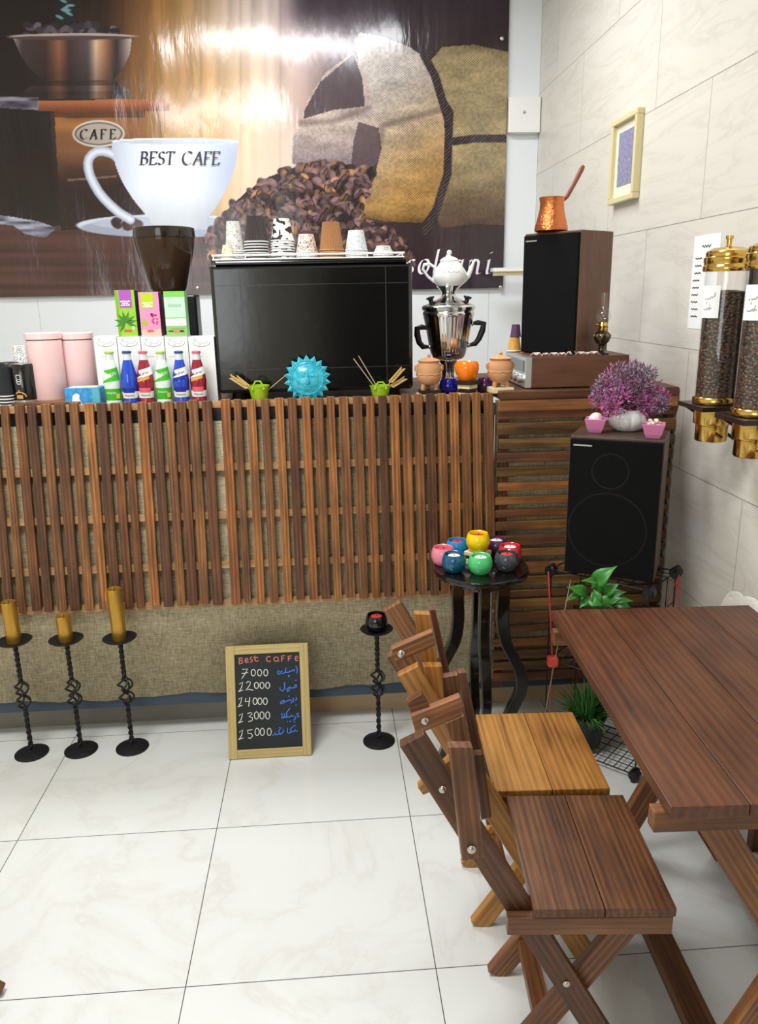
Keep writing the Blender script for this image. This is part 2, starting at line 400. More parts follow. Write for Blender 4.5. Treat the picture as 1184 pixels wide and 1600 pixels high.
def single(name, mb, m, label, cat, loc=(0, 0, 0), rz=0.0, group=None, **kw):
    o = mb.build(name, m, None, **kw); o.location = loc; o.rotation_euler = (0, 0, rz); ORIG[o.name] = tuple(loc)
    return tag(o, label, cat, group)
def struct(name, mb, m, parent=None, **kw):
    o = mb.build(name, m, parent, **kw); o['kind'] = 'structure'
    return o
def dup(root, loc, rz, label=None, group=None):
    r = root.copy(); COL.objects.link(r); r.location = loc; r.rotation_euler = (0, 0, rz)
    if label: r['label'] = label
    if group: r['group'] = group
    for ch in list(root.children):
        c = ch.copy(); COL.objects.link(c); c.parent = r
        for g in list(ch.children):
            d = g.copy(); COL.objects.link(d); d.parent = c
    return r
def J(v): return 1+random.uniform(-v, v)
def text_mb(txt, size, origin, ux, uz, mi=0, center=True, shear=0.0):
    """built-in font as flat mesh, laid on a surface: ux = reading direction, uz = up"""
    cu = bpy.data.curves.new('lettering_curve', 'FONT'); cu.body = txt; cu.size = size; cu.shear = shear; cu.resolution_u = 3
    if center: cu.align_x = 'CENTER'
    ob = bpy.data.objects.new('lettering_curve', cu); COL.objects.link(ob)
    dg = bpy.context.evaluated_depsgraph_get(); dg.update()
    me = bpy.data.meshes.new_from_object(ob.evaluated_get(dg))
    o = Vector(origin); ux = Vector(ux).normalized(); uz = Vector(uz).normalized()
    mb = MB(); mb.add([o+ux*v.co.x+uz*v.co.y for v in me.vertices], [tuple(p.vertices) for p in me.polygons], mi=mi)
    bpy.data.objects.remove(ob); bpy.data.curves.remove(cu); bpy.data.meshes.remove(me)
    return mb

# ------------------------------------------------------------------ room shell
XR, YB, XL, YF, ZC = 1.25, 4.74, -3.2, -2.7, 3.36
struct('floor', MB().box(XL-.1, XR+.1, YF-.1, YB+.1, -0.06, 0.0), M['floor'])
struct('ceiling', MB().box(XL-.1, XR+.1, YF-.1, YB+.1, ZC, ZC+0.06), M['ceil'])
struct('wall_right', MB().box(XR, XR+.1, YF-.1, YB+.1, 0, ZC), M['wall_tile'])
wb = MB()
xs = [XL, -2.35, -1.62, -0.75, 0.12, 0.985, XR]
for a, b in zip(xs[:-1], xs[1:]): wb.box(a+0.001, b-0.001, YB, YB+0.09, 0, ZC)
wb.box(XL-.1, XR+.1, YB+0.004, YB+0.1, 0, ZC)
struct('wall_back', wb, M['white_wall'])
struct('wall_left', MB().box(XL-.1, XL, YF-.1, YB+.1, 0, ZC), M['wall_plain'])
_d = struct('dark_reflection_panel_1', MB().box(-0.05, 1.15, YF, YF+0.05, 0.0, 2.15), mat('dark_panel', (28, 26, 26), 0.5))  # unseen dark panel added to darken the coffee machine's reflection
struct('wall_front', MB().box(XL-.1, XR+.1, YF-.1, YF, 0, ZC), M['wall_plain'])

# ------------------------------------------------------------------ printed banner on the back wall
BY = 4.715
def build_banner():
    x0, x1 = aY(0, 457, BY).x-0.35, aY(789, 300, BY).x
    z0, z1 = aY(400, 457, BY).z, 3.30
    nx, nz = 720, 424
    gx = np.linspace(x0, x1, nx); gz = np.linspace(z1, z0, nz)
    WX, WZ = np.meshgrid(gx, gz)
    # the flat print has its own page coordinates (a fixed homography of the sheet)
    R3 = np.array([[RM[i][j] for j in range(3)] for i in range(3)])
    cc = np.stack([WX, np.full_like(WX, BY), WZ-CH], -1) @ R3
    X = CX+F*cc[..., 0]/cc[..., 2]; Y = CY+F*cc[..., 1]/cc[..., 2]
    rng = np.random.RandomState(3)
    img = np.zeros(X.shape+(3,))
    def smooth(t): t = np.clip(t, 0, 1); return t*t*(3-2*t)
    def noise(sx, sy, seed, ox=0, oy=0):
        r = np.random.RandomState(seed); g = r.rand(64, 64)
        u = (X/sx+ox) % 63; v = (Y/sy+oy) % 63
        i = np.floor(u).astype(int); j = np.floor(v).astype(int); a = smooth(u-i); b = smooth(v-j); i2 = (i+1) % 64; j2 = (j+1) % 64
        return (g[j, i]*(1-a)+g[j, i2]*a)*(1-b)+(g[j2, i]*(1-a)+g[j2, i2]*a)*b
    def blend(mask, c):
        m = mask[..., None]; img[:] = img*(1-m)+np.array(c)*m if not isinstance(c, np.ndarray) else img*(1-m)+c*m
    def poly(pts):
        m = np.zeros(X.shape, bool); n = len(pts)
        for i in range(n):
            (xa, ya), (xb, yb) = pts[i], pts[(i+1) % n]
            if ya == yb: continue
            c = ((ya > Y) != (yb > Y)) & (X < (xb-xa)*(Y-ya)/(yb-ya)+xa); m ^= c
        return m.astype(float)
    def ell(cx, cy, rx, ry, ang=0.0, soft=0.06):
        ca, sa = math.cos(ang), math.sin(ang)
        u = ((X-cx)*ca+(Y-cy)*sa)/rx; v = (-(X-cx)*sa+(Y-cy)*ca)/ry
        return 1-smooth((np.sqrt(u*u+v*v)-1+soft)/(2*soft))
    def lerp(a, b, t): return np.array(a)*(1-t[..., None])+np.array(b)*t[..., None]
    # background: dark sides, amber planks and a pale glow in the middle
    stops = [(-160, (26, 16, 14)), (60, (32, 20, 18)), (165, (52, 34, 24)), (205, (118, 80, 48)), (250, (164, 118, 60)), (330, (196, 152, 96)), (400, (216, 186, 156)), (455, (206, 178, 166)), (520, (112, 90, 96)), (600, (56, 38, 44)), (820, (46, 31, 38))]
    sx = [s[0] for s in stops]
    for c in range(3): img[..., c] = np.interp(X, sx, [s[1][c] for s in stops])
    tl = smooth((150-Y)/150)*smooth((X-250)/120)*smooth((640-X)/160)
    blend(tl*0.5, (206, 200, 214))  # print paled at top centre, part of the lamp glare put into its colour
    topdark = smooth((70-Y)/60)*smooth((X-420)/70)*(X < 800)
    blend(topdark*0.85, (48, 34, 48))
    strip = 1-0.10*smooth((np.abs(((X-190) % 62)-31)-27)/4); img *= np.where((X > 190) & (X < 470), strip, 1)[..., None]
    img *= (0.90+0.2*noise(9, 120, 5))[..., None]
    glow = np.exp(-(((X-400)/110)**2+((Y-275)/80)**2)); blend(glow*0.6, (240, 222, 200))
    # table
    tb = smooth((Y-338)/14)*smooth((560-X)/60+(Y > 400)*0.6)
    tcol = lerp((64, 40, 38), (92, 58, 52), noise(160, 7, 8)); blend(np.clip(tb, 0, 1)*np.where(X > 350, smooth((Y-350)/20), 1), tcol)
    bott = smooth((Y-395)/30)*smooth((X-420)/160); blend(bott*0.8, (52, 38, 52))
    # grinder: box, plank, bowl
    bx = lerp((150, 98, 56), (40, 25, 24), smooth((Y-195)/110)); bx = bx*(0.86+0.28*noise(40, 14, 11))[..., None]
    blend(poly([(78, 172), (228, 172), (230, 220), (226, 352), (96, 360), (84, 300)]), bx)
    blend(poly([(20, 165), (84, 165), (95, 352), (30, 360)])*0.8, (28, 18, 18))
    blend(poly([(104, 280), (182, 274), (182, 277), (106, 283)])*0.6, (150, 124, 108))
    pl = lerp((168, 100, 62), (116, 60, 36), smooth((Y-158)/16)); blend(poly([(58, 157), (256, 155), (265, 163), (264, 174), (60, 174)]), pl)
    blend(poly([(84, 174), (226, 174), (226, 184), (84, 184)])*0.7, (70, 36, 24))
    bowl = [(20, 58), (206, 58), (203, 84), (194, 104), (176, 126), (68, 126), (46, 108), (32, 86)]
    bc = np.zeros_like(img)
    bs = [(20, (150, 140, 138)), (34, (66, 52, 52)), (70, (60, 40, 38)), (92, (146, 92, 70)), (108, (66, 44, 44)), (138, (84, 74, 78)), (150, (214, 174, 150)), (166, (150, 104, 78)), (182, (52, 38, 40)), (206, (190, 176, 170))]
    for c in range(3): bc[..., c] = np.interp(X, [b[0] for b in bs], [b[1][c] for b in bs])
    bc *= (1.08-0.5*smooth((Y-60)/90))[..., None]
    for _ in range(46):
        ex, ey = rng.uniform(36, 182), rng.uniform(38, 58); blend(ell(ex, ey, rng.uniform(6, 9), rng.uniform(4, 6), rng.uniform(-1, 1), .2), np.array((66, 58, 66))*rng.uniform(.5, 1.8))
    blend(poly([(78, -40), (122, -40), (118, 34), (108, 42), (92, 30)])*0.9, (26, 34, 40))
    for _ in range(10): blend(ell(rng.uniform(84, 120), rng.uniform(-10, 30), 7, 2.2, rng.uniform(-.6, .6), .3), (120, 160, 168))
    blend(poly(bowl), bc); blend(ell(113, 57, 100, 5, 0, .1), (190, 172, 166)); blend(ell(113, 59, 98, 3.4, 0, .1), (86, 66, 66))
    blend(poly([(62, 128), (182, 128), (188, 137), (58, 137)]), bc*0.8); blend(poly([(36, 141), (202, 139), (206, 154), (32, 155)]), bc*1.05); blend(poly([(48, 134), (192, 134), (202, 142), (36, 143)]), bc*1.25)
    blend(poly([(-40, 150), (60, 152), (60, 172), (-40, 166)])*0.8, lerp((60, 52, 66), (190, 190, 214), noise(18, 5, 22)))
    # badge
    blend(ell(154, 209, 41, 21, 0, .05), (214, 208, 198)); blend(ell(154, 209, 38, 18, 0, .05), (92, 76, 66)); blend(ell(154, 209, 35, 16, 0, .06), (176, 164, 152))
    # knife
    blend(poly([(-10, 336), (14, 338), (60, 346), (88, 356), (70, 372), (40, 366), (20, 352), (-10, 350)]), lerp((60, 56, 70), (196, 200, 220), noise(20, 4, 31)))
    # saucer, handle, cup
    blend(ell(262, 352, 143, 17, 0, .03), (206, 214, 230)); blend(ell(262, 356, 136, 15, 0, .04), (160, 166, 186)); blend(ell(262, 349, 118, 11, 0, .06), (180, 188, 208))
    for _ in range(7): blend(ell(rng.uniform(176, 220), rng.uniform(345, 356), 9, 6, rng.uniform(-.5, .5), .2), np.array((70, 46, 44))*rng.uniform(.7, 1.4))
    hp = [(188, 252), (183, 246), (177, 241), (169, 238), (160, 236), (151, 237), (144, 241), (139, 247), (137, 255), (138, 265), (141, 276), (147, 288), (154, 300), (163, 311), (174, 322), (187, 333), (204, 343)]
    dm = np.full(X.shape, 1e9)
    for (xa, ya), (xb, yb) in zip(hp[:-1], hp[1:]):
        t = np.clip(((X-xa)*(xb-xa)+(Y-ya)*(yb-ya))/((xb-xa)**2+(yb-ya)**2), 0, 1); dm = np.minimum(dm, np.hypot(X-xa-t*(xb-xa), Y-ya-t*(yb-ya)))
    blend(1-smooth((dm-6.5)/1.6), lerp((224, 230, 242), (170, 180, 204), smooth((dm-1)/5.5)))
    cup = [(175, 220)]+[(175+2.5*0+2+t*t*50-2, 220+t*112) for t in np.linspace(0, 1, 12)]+[(238, 350), (250, 357), (308, 357), (326, 346)]+[(372-t*t*44, 220+t*116) for t in np.linspace(1, 0, 12)]
    cc2 = lerp((226, 232, 242), (170, 182, 208), smooth((np.abs(X-262)-30)/95)); cc2 = cc2*(1.02-0.16*smooth((Y-290)/70))[..., None]
    blend(poly(cup), cc2); blend(ell(273.5, 221, 98.5, 5.5, 0, .03), (236, 240, 248)); blend(ell(273.5, 222, 94, 3.6, 0, .05), (196, 204, 220))
    # sack
    weave = 0.86+0.30*np.sin(X*1.5+3*noise(40, 40, 41))*np.sin(Y*1.6+3*noise(40, 40, 42))+0.2*(noise(3, 3, 43)-.5)+0.2*(noise(34, 12, 44)-.3)
    def sackcol(a, b, t): return lerp(a, b, t)*weave[..., None]
    right = [(672, 96), (690, 74), (740, 70), (800, 82), (800, 352), (740, 350), (690, 356), (676, 330), (700, 260), (704, 190)]
    sh = smooth((Y-240)/130); blend(poly(right), sackcol((160, 142, 104), (78, 58, 44), sh)*(1.05-0.22*smooth((Y-70)/-20+1))[..., None])
    lf = [(456, 256), (458, 215), (470, 190), (482, 152), (510, 112), (552, 82), (575, 120), (590, 190), (596, 250), (566, 272), (530, 268), (480, 258)]
    blend(poly(lf), sackcol((196, 178, 168), (150, 134, 136), smooth((Y-190)/70)))
    blend(poly([(476, 172), (500, 128), (552, 84), (566, 122), (570, 166), (520, 172), (474, 186)])*0.86, (66, 52, 60))
    blend(poly([(560, 190), (592, 200), (597, 262), (572, 272), (548, 262), (552, 222)])*0.75, (74, 58, 62))
    mid = [(553, 62), (562, 50), (600, 58), (640, 74), (664, 90), (676, 130), (694, 190), (696, 262), (686, 310), (660, 348), (600, 346), (566, 338), (566, 316), (584, 280), (596, 232), (590, 190), (574, 130), (560, 96)]
    blend(poly(mid), sackcol((196, 186, 180), (172, 130, 70), smooth((Y-110)/260+(X-600)/400))*(1.0-0.35*smooth((Y-322)/30))[..., None])
    dd = np.full(X.shape, 1e9)
    for q in ([(592, 226), (598, 196), (640, 184), (690, 172)], [(470, 192), (520, 190), (576, 168)]):
        for (xa, ya), (xb, yb) in zip(q[:-1], q[1:]):
            t = np.clip(((X-xa)*(xb-xa)+(Y-ya)*(yb-ya))/((xb-xa)**2+(yb-ya)**2), 0, 1); dd = np.minimum(dd, np.hypot(X-xa-t*(xb-xa), Y-ya-t*(yb-ya)))
    blend((1-smooth(dd/9))*0.45, (84, 66, 62))
    dm = np.full(X.shape, 1e9)
    for q in ([(662, 86), (680, 120), (692, 160), (702, 176), (700, 232), (699, 272), (690, 300), (678, 340), (664, 362)], [(702, 222), (740, 217), (800, 216)]):
        for (xa, ya), (xb, yb) in zip(q[:-1], q[1:]):
            t = np.clip(((X-xa)*(xb-xa)+(Y-ya)*(yb-ya))/((xb-xa)**2+(yb-ya)**2), 0, 1); dm = np.minimum(dm, np.hypot(X-xa-t*(xb-xa), Y-ya-t*(yb-ya)))
    blend(1-smooth((dm-5)/2.5), lerp((34, 26, 34), (84, 66, 66), (np.sin((X+Y)*1.1) > 0.55).astype(float)))
    # spilled beans
    region = poly([(322, 366), (352, 330), (384, 300), (420, 276), (470, 258), (520, 254), (586, 264), (566, 320), (566, 342), (600, 350), (648, 392), (640, 420), (330, 420)])
    blend(region, (44, 30, 38))
    idx = np.argwhere(region > 0.5)
    pick = idx[rng.choice(len(idx), 620)]
    pick = pick[np.argsort(Y[pick[:, 0], pick[:, 1]])]
    for (i, j) in pick:
        ex, ey = X[i, j], Y[i, j]; rx = rng.uniform(7, 10.5); ry = rx*rng.uniform(.6, .75); an = rng.uniform(-1.5, 1.5)
        a, b = max(0, i-18), i+19; c, d = max(0, j-18), j+19
        u = ((X[a:b, c:d]-ex)*math.cos(an)+(Y[a:b, c:d]-ey)*math.sin(an))/rx; v = (-(X[a:b, c:d]-ex)*math.sin(an)+(Y[a:b, c:d]-ey)*math.cos(an))/ry
        r = np.sqrt(u*u+v*v); mk = (1-smooth((r-.85)/.3))[..., None]
        base = np.array((112, 86, 86) if rng.rand() < .85 else (146, 106, 80))*rng.uniform(.45, 1.25)
        col = base*(1.15-0.55*np.clip(v, -1, 1)*0.5-0.35*r)[..., None]
        if rng.rand() < .5: col = np.where((np.abs(v+0.15*np.sin(3*u)) < .15)[..., None], col*0.3, col)
        img[a:b, c:d] = img[a:b, c:d]*(1-mk)+col*mk
    img[:] = np.clip(img, 2, 252)
    s = img/255.0
    linc = np.where(s <= 0.04045, s/12.92, ((s+0.055)/1.055)**2.4)
    # gentle hanging folds of the sheet
    dy = 0.0035*np.sin(WX*7.0+1.2*np.sin(WZ*2.1))*smooth((z1-WZ)*4+.2)*smooth((WZ-z0)*6+.1)+0.0015*np.sin(WX*19+WZ*3)
    vs = np.stack([WX, BY+dy, WZ], -1).reshape(-1, 3)
    me = bpy.data.meshes.new('banner')
    ii = np.arange(nz*nx).reshape(nz, nx)
    q = np.stack([ii[1:, :-1], ii[1:, 1:], ii[:-1, 1:], ii[:-1, :-1]], -1).reshape(-1, 4)
    me.vertices.add(len(vs)); me.vertices.foreach_set('co', vs.astype(np.float32).ravel())
    me.loops.add(q.size); me.loops.foreach_set('vertex_index', q.astype(np.int32).ravel())
    me.polygons.add(len(q)); me.polygons.foreach_set('loop_start', np.arange(0, q.size, 4, dtype=np.int32)); me.polygons.foreach_set('use_smooth', np.ones(len(q), bool))
    me.update(calc_edges=True)
    a = me.attributes.new('tone', 'FLOAT_COLOR', 'POINT')
    a.data.foreach_set('color', np.concatenate([linc.reshape(-1, 3), np.ones((len(vs), 1))], 1).astype(np.float32).ravel())
    me.materials.append(M['paint'])
    o = bpy.data.objects.new('banner', me); COL.objects.link(o); ORIG[o.name] = (0, 0, 0)
    tag(o, 'large printed coffee banner with cup, grinder and burlap sack on the back wall', 'banner')
    # lettering: broad-nib strokes
    def nib(strokes, ox, oy, sc, sh, w, ang, mb, yoff):
        nv = (math.cos(ang)*w, -math.sin(ang)*w)
        for st in strokes:
            for (ax, ay), (bx_, by_) in zip(st[:-1], st[1:]):
                q4 = []
                for (px, py, sg) in ((ax, ay, -1), (bx_, by_, -1), (bx_, by_, 1), (ax, ay, 1)):
                    x = ox+(px+py*sh)*sc+sg*nv[0]*sc/2; y = oy-py*sc+sg*nv[1]*sc/2
                    p = aY(x, y, BY-yoff); q4.append(p)
                mb.add(q4, [(0, 1, 2, 3)])
    def arc(cx, cy, rx, ry, a0, a1, n=14): return [(cx+rx*math.cos(math.radians(a0+(a1-a0)*i/n)), cy+ry*math.sin(math.radians(a0+(a1-a0)*i/n))) for i in range(n+1)]
    G = {'B': [[(0.08, 0), (0.08, 1)], [(-.04, 1), (.22, 1)]+arc(.24, .76, .22, .24, 90, -90)+[(.08, .52)], [(.08, .52), (.28, .52)]+arc(.28, .26, .25, .26, 90, -90)+[(-.04, 0)]],
         'E': [[(.08, 0), (.08, 1)], [(-.04, 1), (.5, 1), (.5, .86)], [(.08, .53), (.4, .53)], [(-.04, 0), (.52, 0), (.54, .16)]],
         'S': [arc(.27, .74, .2, .25, 30, 250)+arc(.25, .25, .22, .26, 80, -150)],
         'T': [[(.3, 0), (.3, 1)], [(0, .86), (.02, 1), (.6, 1), (.6, .86)], [(.2, 0), (.4, 0)]],
         'C': [arc(.42, .5, .4, .52, 45, 315)],
         'A': [[(0, 0), (.38, 1)], [(.38, 1), (.62, 0)], [(.14, .36), (.52, .36)], [(-.06, 0), (.1, 0)], [(.52, 0), (.72, 0)]],
         'F': [[(.08, 0), (.08, 1)], [(-.04, 1), (.5, 1), (.5, .86)], [(.08, .52), (.4, .52)], [(-.02, 0), (.2, 0)]]}
    x = 219.0
    for ch, adv in zip('BEST CAFE', (14, 13, 12.5, 17, 8.5, 18, 16, 13, 14)):
        mb = MB()
        if ch != ' ':
            nib(G[ch], x, 257, 20, 0.1, 0.17, math.radians(25), mb, 0.006); mb.build('letter', M['letter_dark'], o)['label'] = 'dark letter %s of the words on the printed cup' % ch
        x += adv
    x = 125.0
    for ch, adv in zip('CAFE', (16, 16, 14.5, 14)):
        mb = MB(); nib(G[ch], x, 217, 15, 0.05, 0.2, math.radians(20), mb, 0.006); x += adv
        mb.build('badge_letter', M['ink'], o)['label'] = 'letter %s on the oval badge of the printed grinder' % ch
    H = {'s': [arc(.24, .78, .17, .2, 30, 230, 10)+arc(.2, .24, .2, .23, 70, -150, 10)],
         'o': [arc(.34, .5, .32, .5, 0, 360, 22)],
         'l': [[(.02, 1.62), (.16, 1.68), (.14, .14)]+arc(.28, .16, .14, .16, 180, 330, 6)],
         't': [[(.16, 1.35), (.14, .14)]+arc(.28, .16, .14, .16, 180, 330, 6), [(0, .98), (.38, .98)]],
         'a': [arc(.34, .46, .32, .48, 60, 320, 18), [(.62, .98), (.6, .12)]+arc(.72, .14, .12, .14, 180, 320, 6)],
         'n': [[(.0, .9), (.12, .98), (.12, 0)], [(.12, .6)]+arc(.4, .68, .26, .3, 160, 0, 10)+[(.66, .12)]+arc(.78, .14, .12, .14, 180, 320, 6)],
         'i': [[(.0, .9), (.12, .98), (.12, .14)]+arc(.24, .14, .12, .14, 180, 320, 6), [(.14, 1.40), (.22, 1.48)]]}
    x = 634.0
    for ch, adv in zip('soltani', (18, 22, 15, 15, 25, 28, 14)):
        mb = MB(); nib(H[ch], x, 428, 23, 0.2, 0.19, math.radians(22), mb, 0.006); x += adv
        mb.build('signature_letter', M['letter_white'], o)['label'] = 'white italic letter %s of the word along the lower edge' % ch
    for px, py in ((782, 449), (308, 450), (784, 60)):
        MB().ball(aY(px, py, BY-0.006), (0.011, 0.004, 0.011), 10, 6).build('eyelet', M['silver'], o)
    return o
build_banner()
o = MB(); p0 = aY(793, 208, YB-0.03); p1 = aY(840, 152, YB-0.03)
t = thing('wall_cover_box', 'small white square cover box high in the corner of the back wall', 'box', ((p0.x+p1.x)/2, YB, (p0.z+p1.z)/2))
MB().box(p0.x, XR-0.004, YB-0.05, YB, p0.z, p1.z).build('cover', M['white_enamel'], t, bevel=0.003)
MB().ball(aY(819, 175, YB-0.052), (0.008, 0.005, 0.008), 10, 6).build('screw', M['steel'], t)
p0 = aY(768, 431, YB-0.2); p1 = aY(820, 418, YB-0.2)
t = thing('wall_rail', 'thin white rail sticking out past the banner corner behind the tall speaker', 'rail', (p0.x, YB-0.2, p0.z))
MB().box(p0.x, XR-0.005, YB-0.24, YB-0.16, p0.z+0.022, p1.z).build('rail_top', M['white_enamel'], t)
MB().box(p0.x+0.01, XR-0.005, YB-0.22, YB-0.18, p0.z, p0.z+0.024).build('rail_lip', M['cream_block'], t)

# ------------------------------------------------------------------ counter with upright slats
SY = 2.70                                        # face of the slats
ctr = thing('counter', 'long bar counter faced with upright brown slats over burlap', 'counter', (-0.5, 2.9, 0))
CZ = 1.262
ex = 0.585
MB().box(-1.75, ex, 2.742, 3.45, CZ-0.03, CZ, tone=(.75, .7, .68)).build('counter_top', M['chair'], ctr)
zb1, zt1 = 0.118, 0.160
b = MB(); b.box(-1.75, ex, 2.75, 2.80, 1.195, 1.232); b.box(-1.75, ex, 2.738, 2.80, zb1, zt1); b.box(ex-.04, ex, 2.75, 2.80, zb1, 1.22)
b.build('steel_frame', M['paint_blue'], ctr)
# burlap sheet with a slightly ragged hem
b = MB(); n = 80; vs = []
for i in range(n+1):
    x = -1.75+(ex+0.012+1.75)*i/n
    hem = 0.160+0.006*math.sin(x*9)+0.004*math.sin(x*31)+random.uniform(-.002, .002)
    vs += [(x, 2.732+0.002*math.sin(x*8), hem), (x, 2.736+0.003*math.sin(x*5), 0.7), (x, 2.736, 1.205)]
fs = []
for i in range(n):
    a = i*3; fs += [(a, a+3, a+4, a+1), (a+1, a+4, a+5, a+2)]
b.add(vs, fs, sm=True); b.build('burlap_cover', M['burlap'], ctr, solid=0.003)
kx = aZ(420, 1120, 0).x
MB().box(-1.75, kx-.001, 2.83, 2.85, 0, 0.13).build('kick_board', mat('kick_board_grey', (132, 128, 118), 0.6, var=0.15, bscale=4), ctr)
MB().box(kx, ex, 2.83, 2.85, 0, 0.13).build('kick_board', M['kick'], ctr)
for row in (731, 806, 884, 944):
    z = aY(300, row, SY+0.02).z
    MB().box(-1.75, 0.553, SY+0.016, SY+0.034, z-0.013, z+0.013).build('batten', M['batten'], ctr)
z = aY(300, 632, SY).z
MB().box(-1.75, 0.575, SY+0.016, SY+0.036, z-0.016, z+0.006).build('batten', M['batten'], ctr)
S1 = [(0, 50), (95, 160), (185, 245), (280, 345), (372, 445), (478, 540), (582, 645), (670, 735), (765, 825), (850, 905)]
S2 = [(65, 130), (160, 225), (255, 315), (335, 400), (420, 485), (512, 580), (645, 710), (735, 785), (825, 885)]
S3 = [(35, 90), (133, 190), (220, 280), (315, 375), (400, 465), (490, 545), (575, 640), (672, 735), (765, 820), (850, 905)]
S4 = [(40, 100), (120, 185), (208, 268), (290, 350), (368, 430), (455, 515), (535, 595), (612, 668), (692, 755)]
px = []
for base, S in ((0, S1), (200, S2), (400, S3), (600, S4)):
    px += [(base+a/4.445, base+b_/4.445) for a, b_ in S]
px = [(-21.4*i-1, -21.4*i+13) for i in range(11, 0, -1)]+px
tones = {'d': (.52, .46, .46), 'm': (1, .92, .84), 'r': (.74, .58, .52), 'l': (1.5, 1.35, 1.05), 'o': (1.35, 1.08, .78)}
pat = 'dmrmldmrmodmrdmd'+'mldrrodmrm'+'romlmlroml'[:9]+'lmmodlmmdm'+'lmmmmooldd'[:9]
b = MB()
for i, (a, c) in enumerate(px):
    xc = (a+c)/2; sl_ = (0.0885-0.000098*xc)*312
    pt = aY(a, 634, SY); pt2 = aY(c, 634, SY); pb = aY(a+sl_, 946, SY); pb2 = aY(c+sl_, 946, SY)
    zt = 1.282+random.uniform(-.003, .003); zb = 0.537+random.uniform(-.004, .004)
    T = tones[pat[i % len(pat)]]; q = J(.1); T = tuple(v*q for v in T)
    y0 = SY+random.uniform(-.003, .003)
    vs = [Vector((pt.x, y0, zt)), Vector((pt2.x, y0, zt)), Vector((pb2.x, y0, zb)), Vector((pb.x, y0, zb))]
    b.prism([vs[0], vs[1], vs[2], vs[3]], (0, 0.016, 0), T)
b.build('slat_panel', M['slat'], ctr, bevel=0.0012, bseg=1)

# side counter with level slats
sc = thing('side_counter', 'end of the bar faced with level dark slats behind the big speaker', 'counter', (0.9, 2.9, 0))
MB().box(0.605, 1.245, 2.69, 3.35, 1.255, 1.285, tone=(.8, .72, .7)).build('counter_top', M['chair'], sc, bevel=0.003)
MB().box(0.60, 1.245, 2.738, 2.742, 0.16, 1.25).build('burlap_cover', M['burlap'], sc)
b = MB()
for xx in (0.612, 0.92, 1.215): b.box(xx, xx+0.03, 2.716, 2.736, 0.13, 1.25, 'z', tone=(.6, .55, .5))
b.build('upright_batten', M['slat'], sc)
MB().box(0.60, 1.245, 2.75, 2.80, 1.195, 1.232).build('steel_frame', M['paint_blue'], sc)
MB().box(0.60, 1.245, 2.738, 2.80, zb1, zt1).build('steel_frame', M['paint_blue'], sc)
MB().box(0.60, 1.24, 2.83, 2.85, 0, 0.13).build('kick_board', M['kick'], sc)
b = MB(); b.box(0.600, 1.245, 2.69, 2.712, 1.215, 1.253, tone=(1.1, 1, .9))
rows = [(120, 165), (180, 235), (255, 300), (320, 365), (390, 430), (460, 495), (525, 560), (585, 620), (640, 680), (705, 750), (765, 800), (830, 880), (895, 935), (960, 990), (1000, 1040), (1060, 1100), (1120, 1150), (1180, 1215), (1235, 1275), (1290, 1325), (1340, 1378)]
for i, (r0, r1) in enumerate(rows):
    za = aY(795, 600+r0/2.964, 2.70).z; zc = aY(795, 600+r1/2.964, 2.70).z
    T = (1.5, 1.3, 1.0) if i == 5 else tuple(v*J(.18) for v in (.86, .80, .74))
    y0 = 2.70+random.uniform(-.003, .003)
    b.box(0.602+random.uniform(-.004, .006), 1.245, y0, y0+0.016, zc, za, tone=T)
b.build('slat_panel', M['slat'], sc, bevel=0.0015, bseg=1)

# ------------------------------------------------------------------ wooden table and folding chairs
def bolt(mb, p, r=0.008):
    mb.ball(p, (r, 0.004, r), 10, 6)
tb = thing('wooden_table', 'low dark brown plank table with crossed legs at the right', 'table', (0.592, 1.133, 0), -math.radians(2.6))
TW, TD, TZ = 0.565, 0.88, 0.75
for i in range(4):
    MB().box(TW*i/4-0.0+0.0008-0.02, TW*(i+1)/4-0.0008-0.02, 0, TD, TZ-0.026, TZ, 'y', tone=tuple(v*q for v in (1, 1, 1)) if (q := (1.12, 1.0, .95, .9)[i]) else None).build('top_board', M['table'], tb, world=False, bevel=0.002)
MB().box(-0.038, TW-0.03, 0.02, 0.05, TZ-0.068, TZ-0.027, tone=(1.1, 1, .9)).build('top_rail', M['chair'], tb, world=False, bevel=0.002)
MB().box(-0.03, TW-0.03, TD-0.09, TD-0.06, TZ-0.068, TZ-0.027).build('top_rail', M['chair'], tb, world=False, bevel=0.002)
for y in (0.075, TD-0.12):
    MB().beam((0.06, y, TZ-0.03), (0.50, y, 0.0), (1, 0, 1), 0.062, 0.03, tone=(1.3, 1.2, 1)).build('leg', M['chair'], tb, world=False, bevel=0.003)
    MB().beam((0.50, y+0.034, TZ-0.03), (0.17, y+0.034, 0.0), (1, 0, -1), 0.062, 0.03, tone=(1.3, 1.2, 1)).build('leg', M['chair'], tb, world=False, bevel=0.003)
MB().box(0.135, 0.195, 0.10, TD-0.10, 0.045, 0.085, 'y', tone=(.8, .78, .8)).build('stretcher', M['chair'], tb, world=False, bevel=0.003)
MB().box(0.44, 0.50, 0.10, TD-0.10, 0.045, 0.085, 'y', tone=(.8, .78, .8)).build('stretcher', M['chair'], tb, world=False, bevel=0.003)

